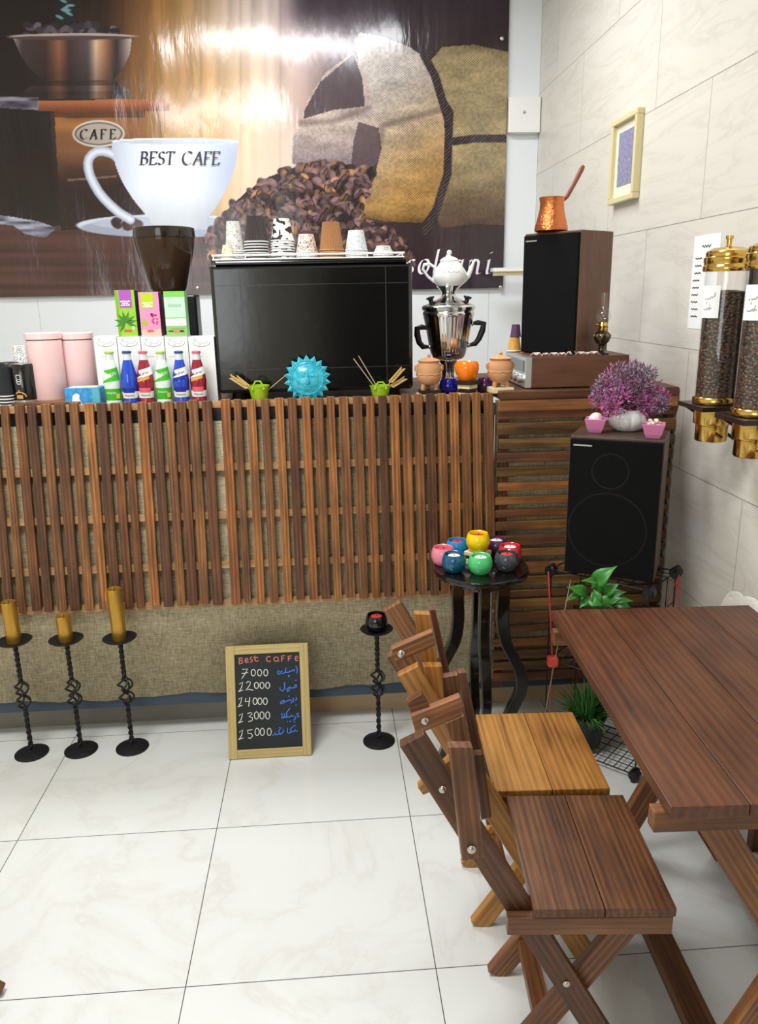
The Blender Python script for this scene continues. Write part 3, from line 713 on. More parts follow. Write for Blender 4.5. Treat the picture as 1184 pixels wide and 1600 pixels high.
def make_chair(name, label, loc, rz, seatmat, T, seatT):
    """folding chair: two-board seat on side rails, long posts that run from the front foot up to the leaning back"""
    t = thing(name, label, 'chair', loc, rz)
    B = 0.0025
    for i in range(2):
        MB().box(-0.14+0.14*i+0.0006, 0.14*i-0.0006, -0.18, 0.18, 0.434, 0.455, 'y', tone=seatT[i]).build('seat_board', M[seatmat], t, world=False, bevel=B)
    for y in (-0.168, 0.165):
        MB().box(-0.19, 0.135, y-0.011, y+0.011, 0.392, 0.433, tone=T['rail']).build('seat_rail', M['chair'], t, world=False, bevel=B)
    for y, k_ in ((-0.140, 'post'), (0.138, 'post2')):
        p = MB().beam((0.075, y, 0.0), (-0.375, y, 0.815), (1, 0, 0.5), 0.052, 0.024, tone=T[k_]).build('back_post', M[T.get(k_+'mat', 'chair')], t, world=False, bevel=B)
        b = MB(); yy = y-0.014
        for f in (0.30, 0.87): bolt(b, (0.075-0.45*f, yy, 0.815*f))
        b.build('bolt', M['steel'], p, world=False)
    for y in (-0.112, 0.110):
        MB().beam((0.115, y, 0.43), (-0.165, y, 0.0), (1, 0, -0.6), 0.05, 0.024, tone=T['leg']).build('leg', M[T.get('legmat', 'chair')], t, world=False, bevel=B)
    MB().box(-0.115, -0.075, -0.098, 0.096, 0.085, 0.115, 'y', tone=T['leg']).build('stretcher', M['chair'], t, world=False, bevel=B)
    # lower back slat running from post to post
    MB().beam((-0.262, -0.155, 0.60), (-0.245, 0.155, 0.60), (0.55, 0, -1), 0.055, 0.022, tone=T['slat']).build('back_slat', M['chair'], t, world=False, bevel=B)
    return t
def piece(t, name, poly, Y, T, th=0.022, boltpx=None, m='chair'):
    if T is OR: m, T = 'honey', (.95, .85, .7)
    if T is LT: m, T = 'honey', (.92, .95, 1.0)
    """a board of the chair back standing in the plane at depth Y"""
    loc = t.location; r = -t.rotation_euler.z; Rz = Matrix.Rotation(r, 3, 'Z')
    pts = [Rz @ (aY(x, y, Y)-loc) for x, y in poly]
    o = MB().prism(pts, Rz @ Vector((0, th, 0)), T).build(name, M[m], t, world=False, bevel=0.002)
    if boltpx:
        b = MB(); bolt(b, Rz @ (aY(boltpx[0], boltpx[1], Y-0.003)-loc), 0.009); b.build('bolt', M['steel'], o, world=False)
    return o
DK = (.62, .56, .54); MD = (.95, .88, .82); LT = (1.35, 1.3, 1.2); GR = (1.45, 1.38, 1.28); OR = (1.5, 1.15, .78); MV = (.8, .66, .64)
c1 = make_chair('folding_chair', 'dark brown wooden folding chair nearest the camera at the table', (0.522, 1.407, 0), -math.radians(4.5), 'chair',
                {'rail': (.78, .72, .7), 'post': DK, 'post2': (.95, .92, .95), 'post2mat': 'honey', 'leg': (1.1, .98, .85), 'slat': MD}, [(.72, .66, .64), (.74, .66, .62)])
piece(c1, 'back_board', [(701, 1168), (739, 1168), (757, 1340), (722, 1346)], 1.222, MD, boltpx=(737, 1328))
piece(c1, 'back_brace', [(653, 1232), (704, 1186), (708, 1222), (661, 1243)], 1.305, LT)
piece(c1, 'back_board', [(738, 1180), (755, 1179), (768, 1277), (752, 1282)], 1.50, DK)
piece(c1, 'back_brace', [(642, 1120), (719, 1089), (726, 1105), (721, 1120), (657, 1146), (649, 1146)], 1.48, GR, boltpx=(664, 1127))
piece(c1, 'back_board', [(694, 1131), (725, 1118), (730, 1164), (709, 1166)], 1.53, MD)
piece(c1, 'back_board', [(715, 1052), (728, 1050), (754, 1178), (740, 1181)], 1.565, MV)
piece(c1, 'back_board', [(661, 1041), (691, 1041), (694, 1092), (672, 1104)], 1.57, OR)
piece(c1, 'back_brace', [(684, 1060), (718, 1054), (719, 1088), (690, 1098)], 1.60, MD)
piece(c1, 'back_brace', [(636, 1069), (664, 1057), (667, 1078), (648, 1086)], 1.60, (1.6, 1.6, 1.5))
piece(c1, 'back_brace', [(635, 1099), (659, 1084), (672, 1105), (642, 1115)], 1.455, (.95, .75, .65))
c2 = make_chair('folding_chair', 'wooden folding chair with honey coloured seat behind the dark one', (0.524, 1.79, 0), -math.radians(3), 'honey',
                {'rail': (.9, .8, .7), 'post': (1.25, 1.2, 1.15), 'post2': MD, 'leg': (1.0, .98, .9), 'legmat': 'honey', 'slat': MD}, [(1, 1, 1), (.92, .86, .8)])
piece(c2, 'back_brace', [(611, 1015), (676, 987), (680, 1009), (618, 1036)], 1.60, GR, boltpx=(627, 1022))
piece(c2, 'back_board', [(647, 959), (672, 960), (684, 1037), (660, 1039)], 1.665, OR)
piece(c2, 'back_board', [(671, 953), (680, 952), (703, 1053), (693, 1058)], 1.695, MV)
# stool of which only one foot reaches into view at the left
ft = aZ(-2, 1553, 0)
t = thing('wooden_stool', 'brown wooden stool mostly outside the left edge, one foot showing', 'stool', (ft.x-.32, ft.y, 0))
MB().box(ft.x-.50, ft.x-.16, ft.y-.17, ft.y+.17, .40, .425, 'y').build('seat', M['chair'], t, bevel=.002)
for yy in (-.0, -.14):
    MB().beam((ft.x-.46, ft.y+yy, .40), (ft.x, ft.y+yy, 0), (1, 0, .5), .05, .026).build('leg', M['chair'], t, bevel=.003)
    MB().beam((ft.x-.18, ft.y+yy+.03, .40), (ft.x-.60, ft.y+yy+.03, 0), (1, 0, -.5), .05, .026).build('leg', M['chair'], t, bevel=.003)

# ------------------------------------------------------------------ black gueridon
gx, gy, gz = 0.497, 2.44, 0.735
g = thing('round_side_table', 'small round black table on curved legs by the counter', 'table', (gx, gy, 0))
MB().lathe([(0, gz-0.028), (0.145, gz-0.028), (0.157, gz-0.02), (0.160, gz-0.008), (0.156, gz), (0, gz)], (gx, gy, 0), 48).build('table_top', M['black_lacquer'], g)
MB().lathe([(0, gz-0.06), (0.085, gz-0.06), (0.085, gz-0.027), (0, gz-0.027)], (gx, gy, 0), 32).build('apron', M['black_lacquer'], g)
prof = [(0.075, gz-0.03), (0.078, .63), (0.076, .55), (0.088, .465), (0.124, .39), (0.147, .33), (0.144, .265), (0.118, .20), (0.102, .14), (0.110, .06), (0.132, 0.0)]
for a in (-4, 86, 178, 268):
    ca, sa = math.cos(math.radians(a)), math.sin(math.radians(a))
    b = MB(); vs = []; fs = []; n = 31
    for i in range(n):
        u = i/(n-1)*(len(prof)-1); j = min(int(u), len(prof)-2); f = u-j
        def pt(q): return prof[max(0, min(q, len(prof)-1))]
        def cr(q): 
            p0, p1, p2, p3 = pt(j-1)[q], pt(j)[q], pt(j+1)[q], pt(j+2)[q]
            return 0.5*(2*p1+(p2-p0)*f+(2*p0-5*p1+4*p2-p3)*f*f+(3*p1-p0-3*p2+p3)*f**3)
        r, z = cr(0), cr(1); hw = 0.017; ht = 0.026
        for dr, dt in ((-ht, -hw), (ht, -hw), (ht, hw), (-ht, hw)):
            rr = r+dr*0.8; vs.append((gx+ca*rr-sa*dt, gy+sa*rr+ca*dt, max(0, z)))
    for i in range(n-1):
        for q in range(4):
            q2 = (q+1) % 4; fs.append((i*4+q, (i+1)*4+q, (i+1)*4+q2, i*4+q2))
    fs += [(0, 1, 2, 3), ((n-1)*4+3, (n-1)*4+2, (n-1)*4+1, (n-1)*4)]
    b.add(vs, fs, sm=True); b.build('leg', M['black_lacquer'], g, bevel=0.004)

# tealight bowls
def bowl(name, label, c, r, glaze, wax, cat='candle holder', group='glazed tealight bowls on the round table', loc=None):
    t = thing(name, label, cat, c, 0, group)
    h = r*1.55
    pr = [(0, 0), (r*.55, 0), (r*.62, h*.03), (r*.88, h*.22), (r, h*.5), (r*.97, h*.72), (r*.87, h*.92), (r*.79, h), (r*.73, h*.98), (r*.71, h*.9), (r*.68, h*.66), (0, h*.66)]
    MB().lathe(pr, c, 32).build('bowl', glaze, t)
    MB().lathe([(0, h*.662), (r*.50, h*.662), (r*.50, h*.88), (r*.46, h*.90), (0, h*.89)], c, 20).build('tealight', wax, t)
    MB().tube([(c[0], c[1], c[2]+h*.86), (c[0]+r*.04, c[1], c[2]+h*.98)], r*.03, 5).build('wick', M['ink'], t)
    return t
def glaze(n, c): return mat(n, c, 0.13, coat=0.5)
def onz(px, py, z): return tuple(aZ(px, py, z))
BS = [('teal-blue', (14, 84, 118), 709, 893, 'wax'), ('green', (78, 196, 118), 750, 896, 'wax'), ('dark grey', (64, 68, 74), 791, 891, 'wax_red'), ('red', (212, 44, 52), 796, 879, 'wax'),
      ('pink', (224, 130, 152), 692, 882, 'wax_red'), ('sky blue', (40, 138, 196), 714, 870, 'wax_red'), ('plum purple', (84, 40, 84), 775, 868, 'wax')]
for nm, c, x, y, wx in BS:
    bowl('tealight_bowl', f'{nm} glazed tealight bowl on the black round table', onz(x, y, gz), 0.0405, glaze('glaze_'+nm.replace(' ', '_').replace('-', '_'), c), M[wx])
cb = Vector(onz(746, 880, gz))
zz = gz
for i, (h_, s_, m_, nm) in enumerate(((0.016, 0.030, 'cream_block', 'cream wooden block at the bottom of the stack on the black round table'), (0.016, 0.024, 'dark_block', 'dark wooden block in the middle of the stack on the black round table'), (0.013, 0.0335, 'cream_block', 'cream wooden block under the yellow tealight bowl'))):
    single('wooden_block', MB().box(-s_, s_, -s_, s_, 0, h_), M[m_], nm, 'block', (cb.x, cb.y, zz), math.radians(45), 'stacked blocks on the round table', bevel=0.0015)
    zz += h_
bowl('tealight_bowl', 'yellow glazed tealight bowl on top of the stacked blocks', (cb.x, cb.y, zz), 0.0405, glaze('glaze_yellow', (244, 206, 0)), M['wax_red'])

# ------------------------------------------------------------------ candlesticks
def candlestick(label, basepx, dishrow, seed):
    c = aZ(basepx[0], basepx[1], 0); zt = aY(basepx[0]-20, dishrow, c.y).z
    t = thing('candlestick', label, 'candlestick', tuple(c), 0, 'black twisted iron candlesticks')
    x, y = c.x, c.y
    MB().lathe([(0, 0), (0.060, 0), (0.060, 0.004), (0.045, 0.010), (0.015, 0.016), (0, 0.018)], (x, y, 0), 32).build('base_plate', M['iron'], t)
    def twist(z0, z1, name):
        b = MB(); n = 26
        for ph in (0, PI):
            b.tube([(x+0.0042*math.cos(ph+i*0.9), y+0.0042*math.sin(ph+i*0.9), z0+(z1-z0)*i/(n-1)) for i in range(n)], 0.0055, 6)
        b.build(name, M['iron'], t)
    zc0, zc1 = zt*0.42, zt*0.66
    twist(0.014, zc0, 'stem'); twist(zc1, zt, 'stem')
    for s0, s1 in ((zc0, (zc0+zc1)/2), ((zc0+zc1)/2, zc1)):
        b = MB()
        for ph in range(4):
            pts = []
            for i in range(13):
                u = i/12; r = 0.004+0.022*math.sin(PI*u)**1.1; a = ph*PI/2+u*PI*0.8+seed
                pts.append((x+r*math.cos(a), y+r*math.sin(a), s0+(s1-s0)*u))
            b.tube(pts, 0.0038, 6)
        b.build('cage', M['iron'], t)
    MB().lathe([(0, zt), (0.02, zt), (0.052, zt+0.006), (0.060, zt+0.013), (0.057, zt+0.013), (0.02, zt+0.005), (0, zt+0.005)], (x, y, 0), 32).build('drip_dish', M['iron'], t)
    return c, zt+0.005
for i, (bp_, dr, ch, lab) in enumerate((((50, 1177), 1005, 0.155, 'leftmost'), ((127, 1172), 1003, 0.098, 'middle'), ((207, 1168), 1001, 0.195, 'right'))):
    c, z = candlestick('black twisted iron candlestick, %s of the three with gold candles' % lab, bp_, dr, i)
    t = thing('candle', '%s gold pillar candle on the %s of three iron candlesticks' % (('half-burned', 'shortest', 'tallest')[i], ('leftmost', 'middle', 'right')[i]), 'candle', (c.x, c.y, z), 0, 'gold pillar candles')
    MB().lathe([(0, 0), (0.024, 0), (0.0255, 0.004), (0.0255, ch-0.006), (0.024, ch), (0.018, ch-0.002), (0.008, ch-0.006), (0, ch-0.007)], (c.x, c.y, z), 28).build('wax_body', M['gold'], t)
    MB().tube([(c.x, c.y, z+ch-0.008), (c.x+0.002, c.y, z+ch+0.004)], 0.0015, 5).build('wick', M['ink'], t)
    if i == 2:
        MB().tube([(c.x-0.024, c.y-.01, z+ch), (c.x-0.027, c.y-.01, z+ch-0.02), (c.x-0.0265, c.y-.01, z+ch-0.04)], [.003, .004, .0045], 6).build('wax_drip', M['gold'], t)
c, z = candlestick('black twisted iron candlestick holding the black bowl right of the chalkboard', (592, 1158), 988, 3)
bowl('tealight_bowl', 'black glazed tealight bowl on the candlestick right of the chalkboard', (c.x, c.y, z), 0.041, glaze('glaze_black', (10, 9, 10)), M['wax_red'], group=None)

# ------------------------------------------------------------------ chalkboard menu
p0 = aZ(358, 1185, 0); p1 = aZ(487, 1180, 0)
by = (p0.y+p1.y)/2; tl_ = aY(352, 1010, 2.68); 
A = Vector((p0.x, by, 0.0)); Bv = Vector((p1.x, by, 0.0)); tlp = Vector((aY(352, 1010, 2.655).x, 2.655, aY(352, 1010, 2.655).z)); trp = aY(484, 1007, 2.655)
hgt = tlp.z; up = (Vector((0, 2.655-by, hgt))).normalized(); nrm = Vector((0, -hgt, 2.655-by)).normalized()
cbx = thing('chalkboard', 'wood-framed chalkboard price list leaning on the counter', 'chalkboard', tuple((A+Bv)/2))
ux = Vector((1, 0, 0)); L = (Vector((0, 2.655-by, hgt))).length; wb_ = p1.x-p0.x
def bp_(u, v, d=0.0): return A+ux*u+up*v+nrm*d
fw = 0.032
for u0, v0, u1, v1 in ((0, fw/2, wb_, fw/2), (0, L-fw/2, wb_, L-fw/2), (fw/2, 0, fw/2, L), (wb_-fw/2, 0, wb_-fw/2, L)):
    MB().beam(bp_(u0, v0, 0.002*(u0 == u1)), bp_(u1, v1, 0.002*(u0 == u1)), up if v0 == v1 else ux, fw, 0.016).build('frame_rail', M['pine'], cbx, bevel=0.002)
b = MB(); b.beam(bp_(fw*.8, L/2, 0), bp_(wb_-fw*.8, L/2, 0), up, L-fw*1.6, 0.006); b.build('slate', M['chalkboard'], cbx)
def cpx(x, y): return onplane(340+x/7.4, 1000+y/7.4, bp_(0, 0, 0.0042), nrm)
def chalk(name, strokes, m, w=0.0030, lab=None):
    b = MB()
    for s in strokes: b.ribbon([cpx(*q) for q in s], w, up, nrm)
    o = b.build(name, m, cbx, solid=0.0004)
    if lab: o['label'] = lab
def circ(cx, cy, rx, ry, a0=0, a1=360, n=14): return [(cx+rx*math.cos(math.radians(a0+(a1-a0)*i/n)), cy+ry*math.sin(math.radians(a0+(a1-a0)*i/n))) for i in range(n+1)]
chalk('heading', [[(250, 205), (248, 270)], [(245, 210), (280, 205), (285, 222), (258, 236), (290, 245), (288, 265), (246, 278)], [(312, 240), (352, 232), (345, 212), (322, 215), (315, 245), (330, 262), (358, 250)], [(400, 195), (376, 205), (378, 222), (402, 232), (400, 252), (372, 258)], [(428, 180), (432, 235), (450, 248), (472, 238)], [(412, 208), (468, 200)]], M['chalk_red'], 0.0034, 'chalk heading Best caffe')
chalk('heading', [circ(592, 220, 28, 30, -50, -320), circ(676, 222, 26, 25), [(700, 200), (702, 238), (712, 246)], [(738, 180), (742, 250)], [(736, 186), (776, 180)], [(740, 214), (770, 210)], [(814, 186), (818, 244)], [(812, 190), (852, 184)], [(816, 216), (848, 212)], [(898, 214), (928, 208), (922, 186), (900, 190), (892, 218), (906, 240), (930, 234)]], M['chalk_red'], 0.0034, 'second chalk word caffe')
one = lambda x, y: [[(x, y+25), (x+40, y), (x+28, y+60), (x-2, y+110)], [(x-12, y+112), (x+45, y+92)]]
def zeros(xs, y, ry=38): return [circ(x, y, 24, ry, 20, 395) for x in xs]
chalk('price', [[(285, 340), (345, 335), (318, 390), (278, 448)], [(278, 388), (350, 376)]]+zeros((412, 484, 556), 378), M['chalk_white'], 0.0026, 'chalk price 7000')
chalk('price', one(250, 485)+[[(330, 500), (350, 478), (378, 486), (372, 520), (326, 582), (360, 570), (412, 582)]]+zeros((448, 512, 578), 525, 36), M['chalk_white'], 0.0026, 'chalk price 12000')
chalk('price', one(240, 662)+[[(326, 672), (318, 715), (376, 706)], [(372, 660), (358, 770)]]+zeros((432, 488, 550), 708, 38), M['chalk_white'], 0.0026, 'chalk price 14000')
chalk('price', one(248, 848)+[[(345, 850), (385, 838), (400, 855), (362, 886), (404, 900), (400, 930), (354, 945)]]+zeros((448, 512, 578), 872, 42), M['chalk_white'], 0.0026, 'chalk price 13000')
chalk('price', one(250, 1040)+[[(402, 1035), (345, 1046), (350, 1080), (390, 1082), (404, 1110), (380, 1136), (352, 1132)]]+zeros((456, 516, 596), 1062, 42), M['chalk_white'], 0.0026, 'chalk price 15000')
chalk('word', [[(905, 300), (922, 345), (912, 388)], [(888, 335), (884, 358), (868, 356), (864, 340), (856, 362), (838, 362), (836, 350), (826, 372), (790, 374), (780, 366)], [(792, 322), (776, 378), (738, 392)], [(746, 355), (730, 372), (716, 366), (706, 352), (690, 370), (700, 398), (722, 390), (716, 362)], [(812, 412), (832, 408)], [(815, 424), (830, 430)]], M['chalk_blue'], 0.0034)
chalk('word', [[(912, 516), (890, 520), (894, 546), (914, 540), (908, 520)], [(912, 540), (880, 552), (838, 556)], [(840, 540), (800, 568), (804, 596), (828, 586), (826, 560)], [(772, 490), (776, 560), (752, 590), (722, 572), (720, 548)], [(892, 468), (912, 464)]], M['chalk_blue'], 0.0034)
chalk('word', [[(908, 660), (914, 690), (888, 698)], [(872, 668), (876, 706), (846, 730)], [(858, 694), (838, 700), (832, 682), (818, 704), (800, 700), (790, 714), (762, 716)], [(770, 690), (732, 716), (722, 738), (756, 730), (772, 700)], [(816, 646), (826, 654)], [(900, 752), (912, 756)]], M['chalk_blue'], 0.0034)
chalk('word', [[(940, 846), (912, 852), (924, 872), (946, 880), (918, 892)], [(900, 878), (896, 912), (872, 930)], [(884, 880), (862, 884), (850, 868), (840, 888), (800, 890), (768, 896), (744, 908), (742, 846)], [(838, 784), (796, 840), (800, 892)], [(744, 906), (776, 880), (768, 850)], [(802, 940), (812, 946)], [(828, 944), (846, 940)], [(884, 948), (898, 952)]], M['chalk_blue'], 0.0034)
chalk('word', [[(926, 1048), (908, 1056), (896, 1034), (884, 1060), (864, 1056), (822, 1078), (806, 1072), (808, 1016)], [(872, 1000), (842, 1030), (850, 1064)], [(902, 994), (876, 988)], [(770, 1052), (752, 1064), (740, 1082), (716, 1092)], [(762, 1030), (752, 1036)], [(720, 1030), (702, 1062), (722, 1078), (694, 1092), (672, 1096), (662, 1070), (650, 1098), (632, 1100)], [(736, 1020), (708, 1014)]], M['chalk_blue'], 0.0034)

# ------------------------------------------------------------------ things on the counter, left
def cyl(r0, r1, h, z0=0.0): return [(0, z0), (r0, z0), (r1, z0+h), (0, z0+h)]
def wat(px, row, Y): p = aY(px, row, Y); return p.x, p.z
def xz(px, Y, z=CZ):
    """x of a thing standing at depth Y whose foot is seen at pixel column px"""
    row = 461+(CH-z)*F/Y*1.02
    return aY(px, row, Y).x
# wooden tray under the canisters
x0 = xz(24, 2.80); x1 = xz(104, 2.80)
TRZ = 0.022
single('wooden_tray', MB().box(x0-0.0, x1+0.06, 2.755, 2.95, CZ, CZ+TRZ), M['chair'], 'flat brown wooden tray under the two pink canisters', 'tray', bevel=0.003)
def canister(px, Y, label):
    x = xz(px, Y); r = 0.0595; z = CZ+TRZ; h = aY(px-8, 519, Y).z-z
    t = thing('canister', label, 'canister', (x, Y, z), 0, 'pink canisters')
    MB().lathe([(0, 0), (r-0.002, 0), (r, 0.003), (r, h-0.028), (r-0.002, h-0.026), (0, h-0.026)], (x, Y, z), 40).build('body', M['pink_can'], t)
    MB().lathe([(0, h-0.0255), (r-0.004, h-0.0255), (r-0.004, h-0.023), (0, h-0.023)], (x, Y, z), 40).build('rubber_seal', M['black_matte'], t)
    MB().lathe([(0, h-0.0225), (r+0.0015, h-0.0225), (r+0.0015, h-0.003), (r-0.002, h), (0, h)], (x, Y, z), 40).build('lid', M['pink_can'], t)
canister(79, 2.85, 'left pink lidded canister on the wooden tray')
canister(128, 2.92, 'right pink lidded canister behind the blue box')
# black coffee tin and black cups
x = xz(40, 2.80); z = CZ+TRZ
t = thing('coffee_tin', 'black round coffee tin with gold cup picture left of the pink canisters', 'tin', (x, 2.81, z))
MB().lathe([(0, 0), (0.040, 0), (0.041, 0.004), (0.041, 0.122), (0.038, 0.128), (0, 0.128)], (x, 2.81, z), 32).build('body', M['black_gloss'], t)
MB().lathe([(0, -0.0005), (0.0416, -0.0005), (0.0416, 0.006), (0.041, 0.006)], (x, 2.81, z), 32).build('base_rim', M['silver'], t)
def curved(mb, c, r, a0, a1, z0, z1, n=8, tone=(1, 1, 1), mi=0):
    """patch on an upright cylinder; angles in degrees from the camera side"""
    vs = []; fs = []
    for i in range(n+1):
        a = math.radians(-90+a0+(a1-a0)*i/n)
        for zz in (z0, z1): vs.append((c[0]+r*math.cos(a), c[1]+r*math.sin(a), c[2]+zz))
    for i in range(n): fs.append((2*i, 2*i+2, 2*i+3, 2*i+1))
    return mb.add(vs, fs, None, tone, mi, True)
def cstroke(mb, c, r, pts, w, mi=0, tone=(1, 1, 1)):
    """pen stroke on an upright cylinder, pts = (arc metres, height)"""
    vs = []; n = len(pts); fs = []
    for i in range(n):
        a = pts[max(i-1, 0)]; b = pts[min(i+1, n-1)]; d = Vector((b[0]-a[0], b[1]-a[1])); d.normalize(); q = Vector((-d.y, d.x))*w/2
        for s in (1, -1):
            u, v = pts[i][0]+q.x*s, pts[i][1]+q.y*s; an = -PI/2+u/r
            vs.append((c[0]+r*math.cos(an), c[1]+r*math.sin(an), c[2]+v))
    for i in range(n-1): fs.append((2*i, 2*i+1, 2*i+3, 2*i+2))
    mb.add(vs, fs, None, tone, mi, True)
b = MB()
for s in ([(-.012, .092), (.002, .092), (.002, .078), (-.012, .078), (-.012, .092)], [(-.014, .074), (.004, .074)], [(-.012, .070), (.002, .070), (.001, .062), (-.010, .062), (-.012, .070)]): cstroke(b, (x, 2.81, z), 0.0416, s, 0.0022)
b.build('emblem', M['paper_white'], t)
b = MB(); curved(b, (x, 2.81, z), 0.0416, -26, 4, 0.012, 0.024); cstroke(b, (x, 2.81, z), 0.0417, [(-.022, .030), (-.012, .034), (.0, .034), (.012, .026), (.014, .018)], 0.004)
cstroke(b, (x, 2.81, z), 0.0417, [(-.010, .036), (-.006, .042)], 0.004)
b.build('cup_picture', mat('gold_print', (206, 160, 96), 0.5), t)
# cups -------------------------------------------------------------
CUPM = {}
def cupmat(nm, cols, kind):
    if nm in CUPM: return CUPM[nm]
    k = NT(nm); b = k.b; b.inputs['Roughness'].default_value = 0.6
    tc = k.n('ShaderNodeTexCoord')
    if kind == 'ribbed':
        b.inputs['Base Color'].default_value = L4(cols[0])
        sp = k.n('ShaderNodeSeparateXYZ'); k.l(tc.outputs['Object'], sp.inputs[0])
        at = k.n('ShaderNodeMath', operation='ARCTAN2'); k.l(sp.outputs[1], at.inputs[0]); k.l(sp.outputs[0], at.inputs[1])
        m = k.n('ShaderNodeMath', operation='MULTIPLY'); m.inputs[1].default_value = 44; k.l(at.outputs[0], m.inputs[0])
        sn = k.n('ShaderNodeMath', operation='SINE'); k.l(m.outputs[0], sn.inputs[0])
        bp = k.n('ShaderNodeBump'); bp.inputs['Strength'].default_value = 0.9; bp.inputs['Distance'].default_value = 0.002; k.l(sn.outputs[0], bp.inputs['Height']); k.l(bp.outputs[0], b.inputs['Normal'])
    else:
        no = k.n('ShaderNodeTexVoronoi') if kind != 'blot' else k.n('ShaderNodeTexNoise')
        no.inputs['Scale'].default_value = {'dots': 110, 'rings': 75, 'blot': 42}[kind]; k.l(tc.outputs['Object'], no.inputs['Vector'])
        cr = k.n('ShaderNodeValToRGB'); cr.color_ramp.interpolation = 'CONSTANT'; e = cr.color_ramp.elements
        if kind == 'dots': e[0].color = L4(cols[1]); e[1].position = 0.22; e[1].color = L4(cols[0])
        elif kind == 'rings':
            e[0].color = L4(cols[0]); e[1].position = 0.32; e[1].color = L4(cols[1]); q = e.new(0.46); q.color = L4(cols[0]); 
            if len(cols) > 2: q = e.new(0.12); q.color = L4(cols[0]); e[0].color = L4(cols[2])
        else: e[0].color = L4(cols[1]); e[1].position = 0.47; e[1].color = L4(cols[0])
        k.l(no.outputs[0], cr.inputs[0]); k.l(cr.outputs[0], b.inputs['Base Color'])
    CUPM[nm] = k.m; return k.m
def cup_proto(x, y, z, rm, rt, h, body, rimm, label, group):
    t = thing('paper_cup', label, 'paper cup', (x, y, z), 0, group)
    MB().lathe([(rm-0.002, 0.004), (rm, 0.004), (rt+0.0005, h-0.004), (rt, h), (rt-0.002, h), (rt-0.004, h-0.004), (0, h-0.005)], (x, y, z), 28).build('wall', body, t)
    MB().lathe([(rm-0.0025, 0.0), (rm+0.0012, 0.0), (rm+0.002, 0.0018), (rm+0.0012, 0.004), (rm-0.0025, 0.004)], (x, y, z), 28).build('rolled_rim', rimm, t)
    return t
def cup_stack(px, Y, zb, rows, wpx, top_row, n, step, body, rimm, look, group, dx=0.0):
    """n upturned cups nested on each other; the whole stack reaches top_row"""
    k = 0.00255*Y/2.95
    x = aY(px, rows, Y).x; zt = aY(px, top_row, Y).z; rm = wpx*k/2*0.93; h = zt-zb-step*(n-1); rt = rm*0.70
    base = cup_proto(x, Y, zb, rm, rt, h, body, rimm, '%s, upturned %s' % (look, group[1]), group[0])
    for i in range(1, n):
        dup(base, (x+random.uniform(-.0006, .0006), Y, zb+step*i), i*0.9)
    return base
rimw = M['paper_white']
# black ribbed take-away cups at the left end of the counter
dark = cupmat('black_ribbed_card', [(52, 54, 60)], 'ribbed')
cup_stack(12, 2.79, CZ, 628, 22, 573, 5, 0.0105, dark, rimw, 'black ribbed paper cup with white rim', ('black paper cups at the left end', 'at the left end of the counter'))
px_ = xz(38, 3.02)
wcup = cupmat('white_swirl_card', [(240, 240, 238), (170, 172, 170)], 'rings')
cup_stack(40, 2.99, CZ, 614, 25, 540, 4, 0.008, wcup, rimw, 'white paper cup with grey rings', ('white paper cups behind the coffee tin', 'behind the black coffee tin'))
# stack of black lids
lx = aY(16, 600, 2.93).x
pl = thing('cup_lid', 'black plastic cup lid in the pile left of the pink canisters', 'cup lid', (lx, 2.93, CZ+0.060), 0, 'black cup lids')
MB().lathe([(0, 0), (0.044, 0), (0.0455, 0.003), (0.044, 0.006), (0.040, 0.008), (0.036, 0.016), (0, 0.016)], (lx, 2.93, CZ+0.060), 32).build('lid_shell', M['black_plastic'], pl)
for i in range(1, 9): dup(pl, (lx+random.uniform(-.002, .002), 2.93+random.uniform(-.002, .002), CZ+0.060+0.0088*i), 0)
single('lid_holder', MB().lathe(cyl(0.040, 0.040, 0.060), (0, 0, 0), 28), M['black_matte'], 'low black round holder under the pile of cup lids', 'holder', (lx, 2.93, CZ))
# blue tissue box
xa, xb = xz(103, 2.765), xz(158, 2.765); zt = aY(130, 606, 2.765).z
t = thing('tissue_box', 'small blue box with white swirl in front of the pink canisters', 'box', ((xa+xb)/2, 2.80, CZ))
MB().box(xa, xb, 2.757, 2.835, CZ, zt).build('carton', mat('sky_blue_card', (58, 150, 212), 0.5, var=0.3, bscale=70), t, bevel=0.001)
b = MB(); n = 16
def fr(x, z): return Vector((xa+(xb-xa)*x, 2.7563, CZ+(zt-CZ)*z))
b.add([fr(.18, .02), fr(.55, .02), fr(.46, .2), fr(.40, .45), fr(.42, .66), fr(.33, .74), fr(.22, .62), fr(.19, .35)], [(0, 1, 2, 3, 4, 5, 6, 7)]); b.build('white_swirl', M['paper_white'], t)
b = MB(); b.box(xb-0.026, xb-0.003, 2.7562, 2.7568, CZ+.004, zt-.004); b.build('side_print', mat('teal_print', (92, 176, 190), 0.5), t)
b = MB(); b.box(xa+.012, xb-.014, 2.772, 2.822, zt, zt+0.0012); b.build('opening_flap', M['cream_block'], t)
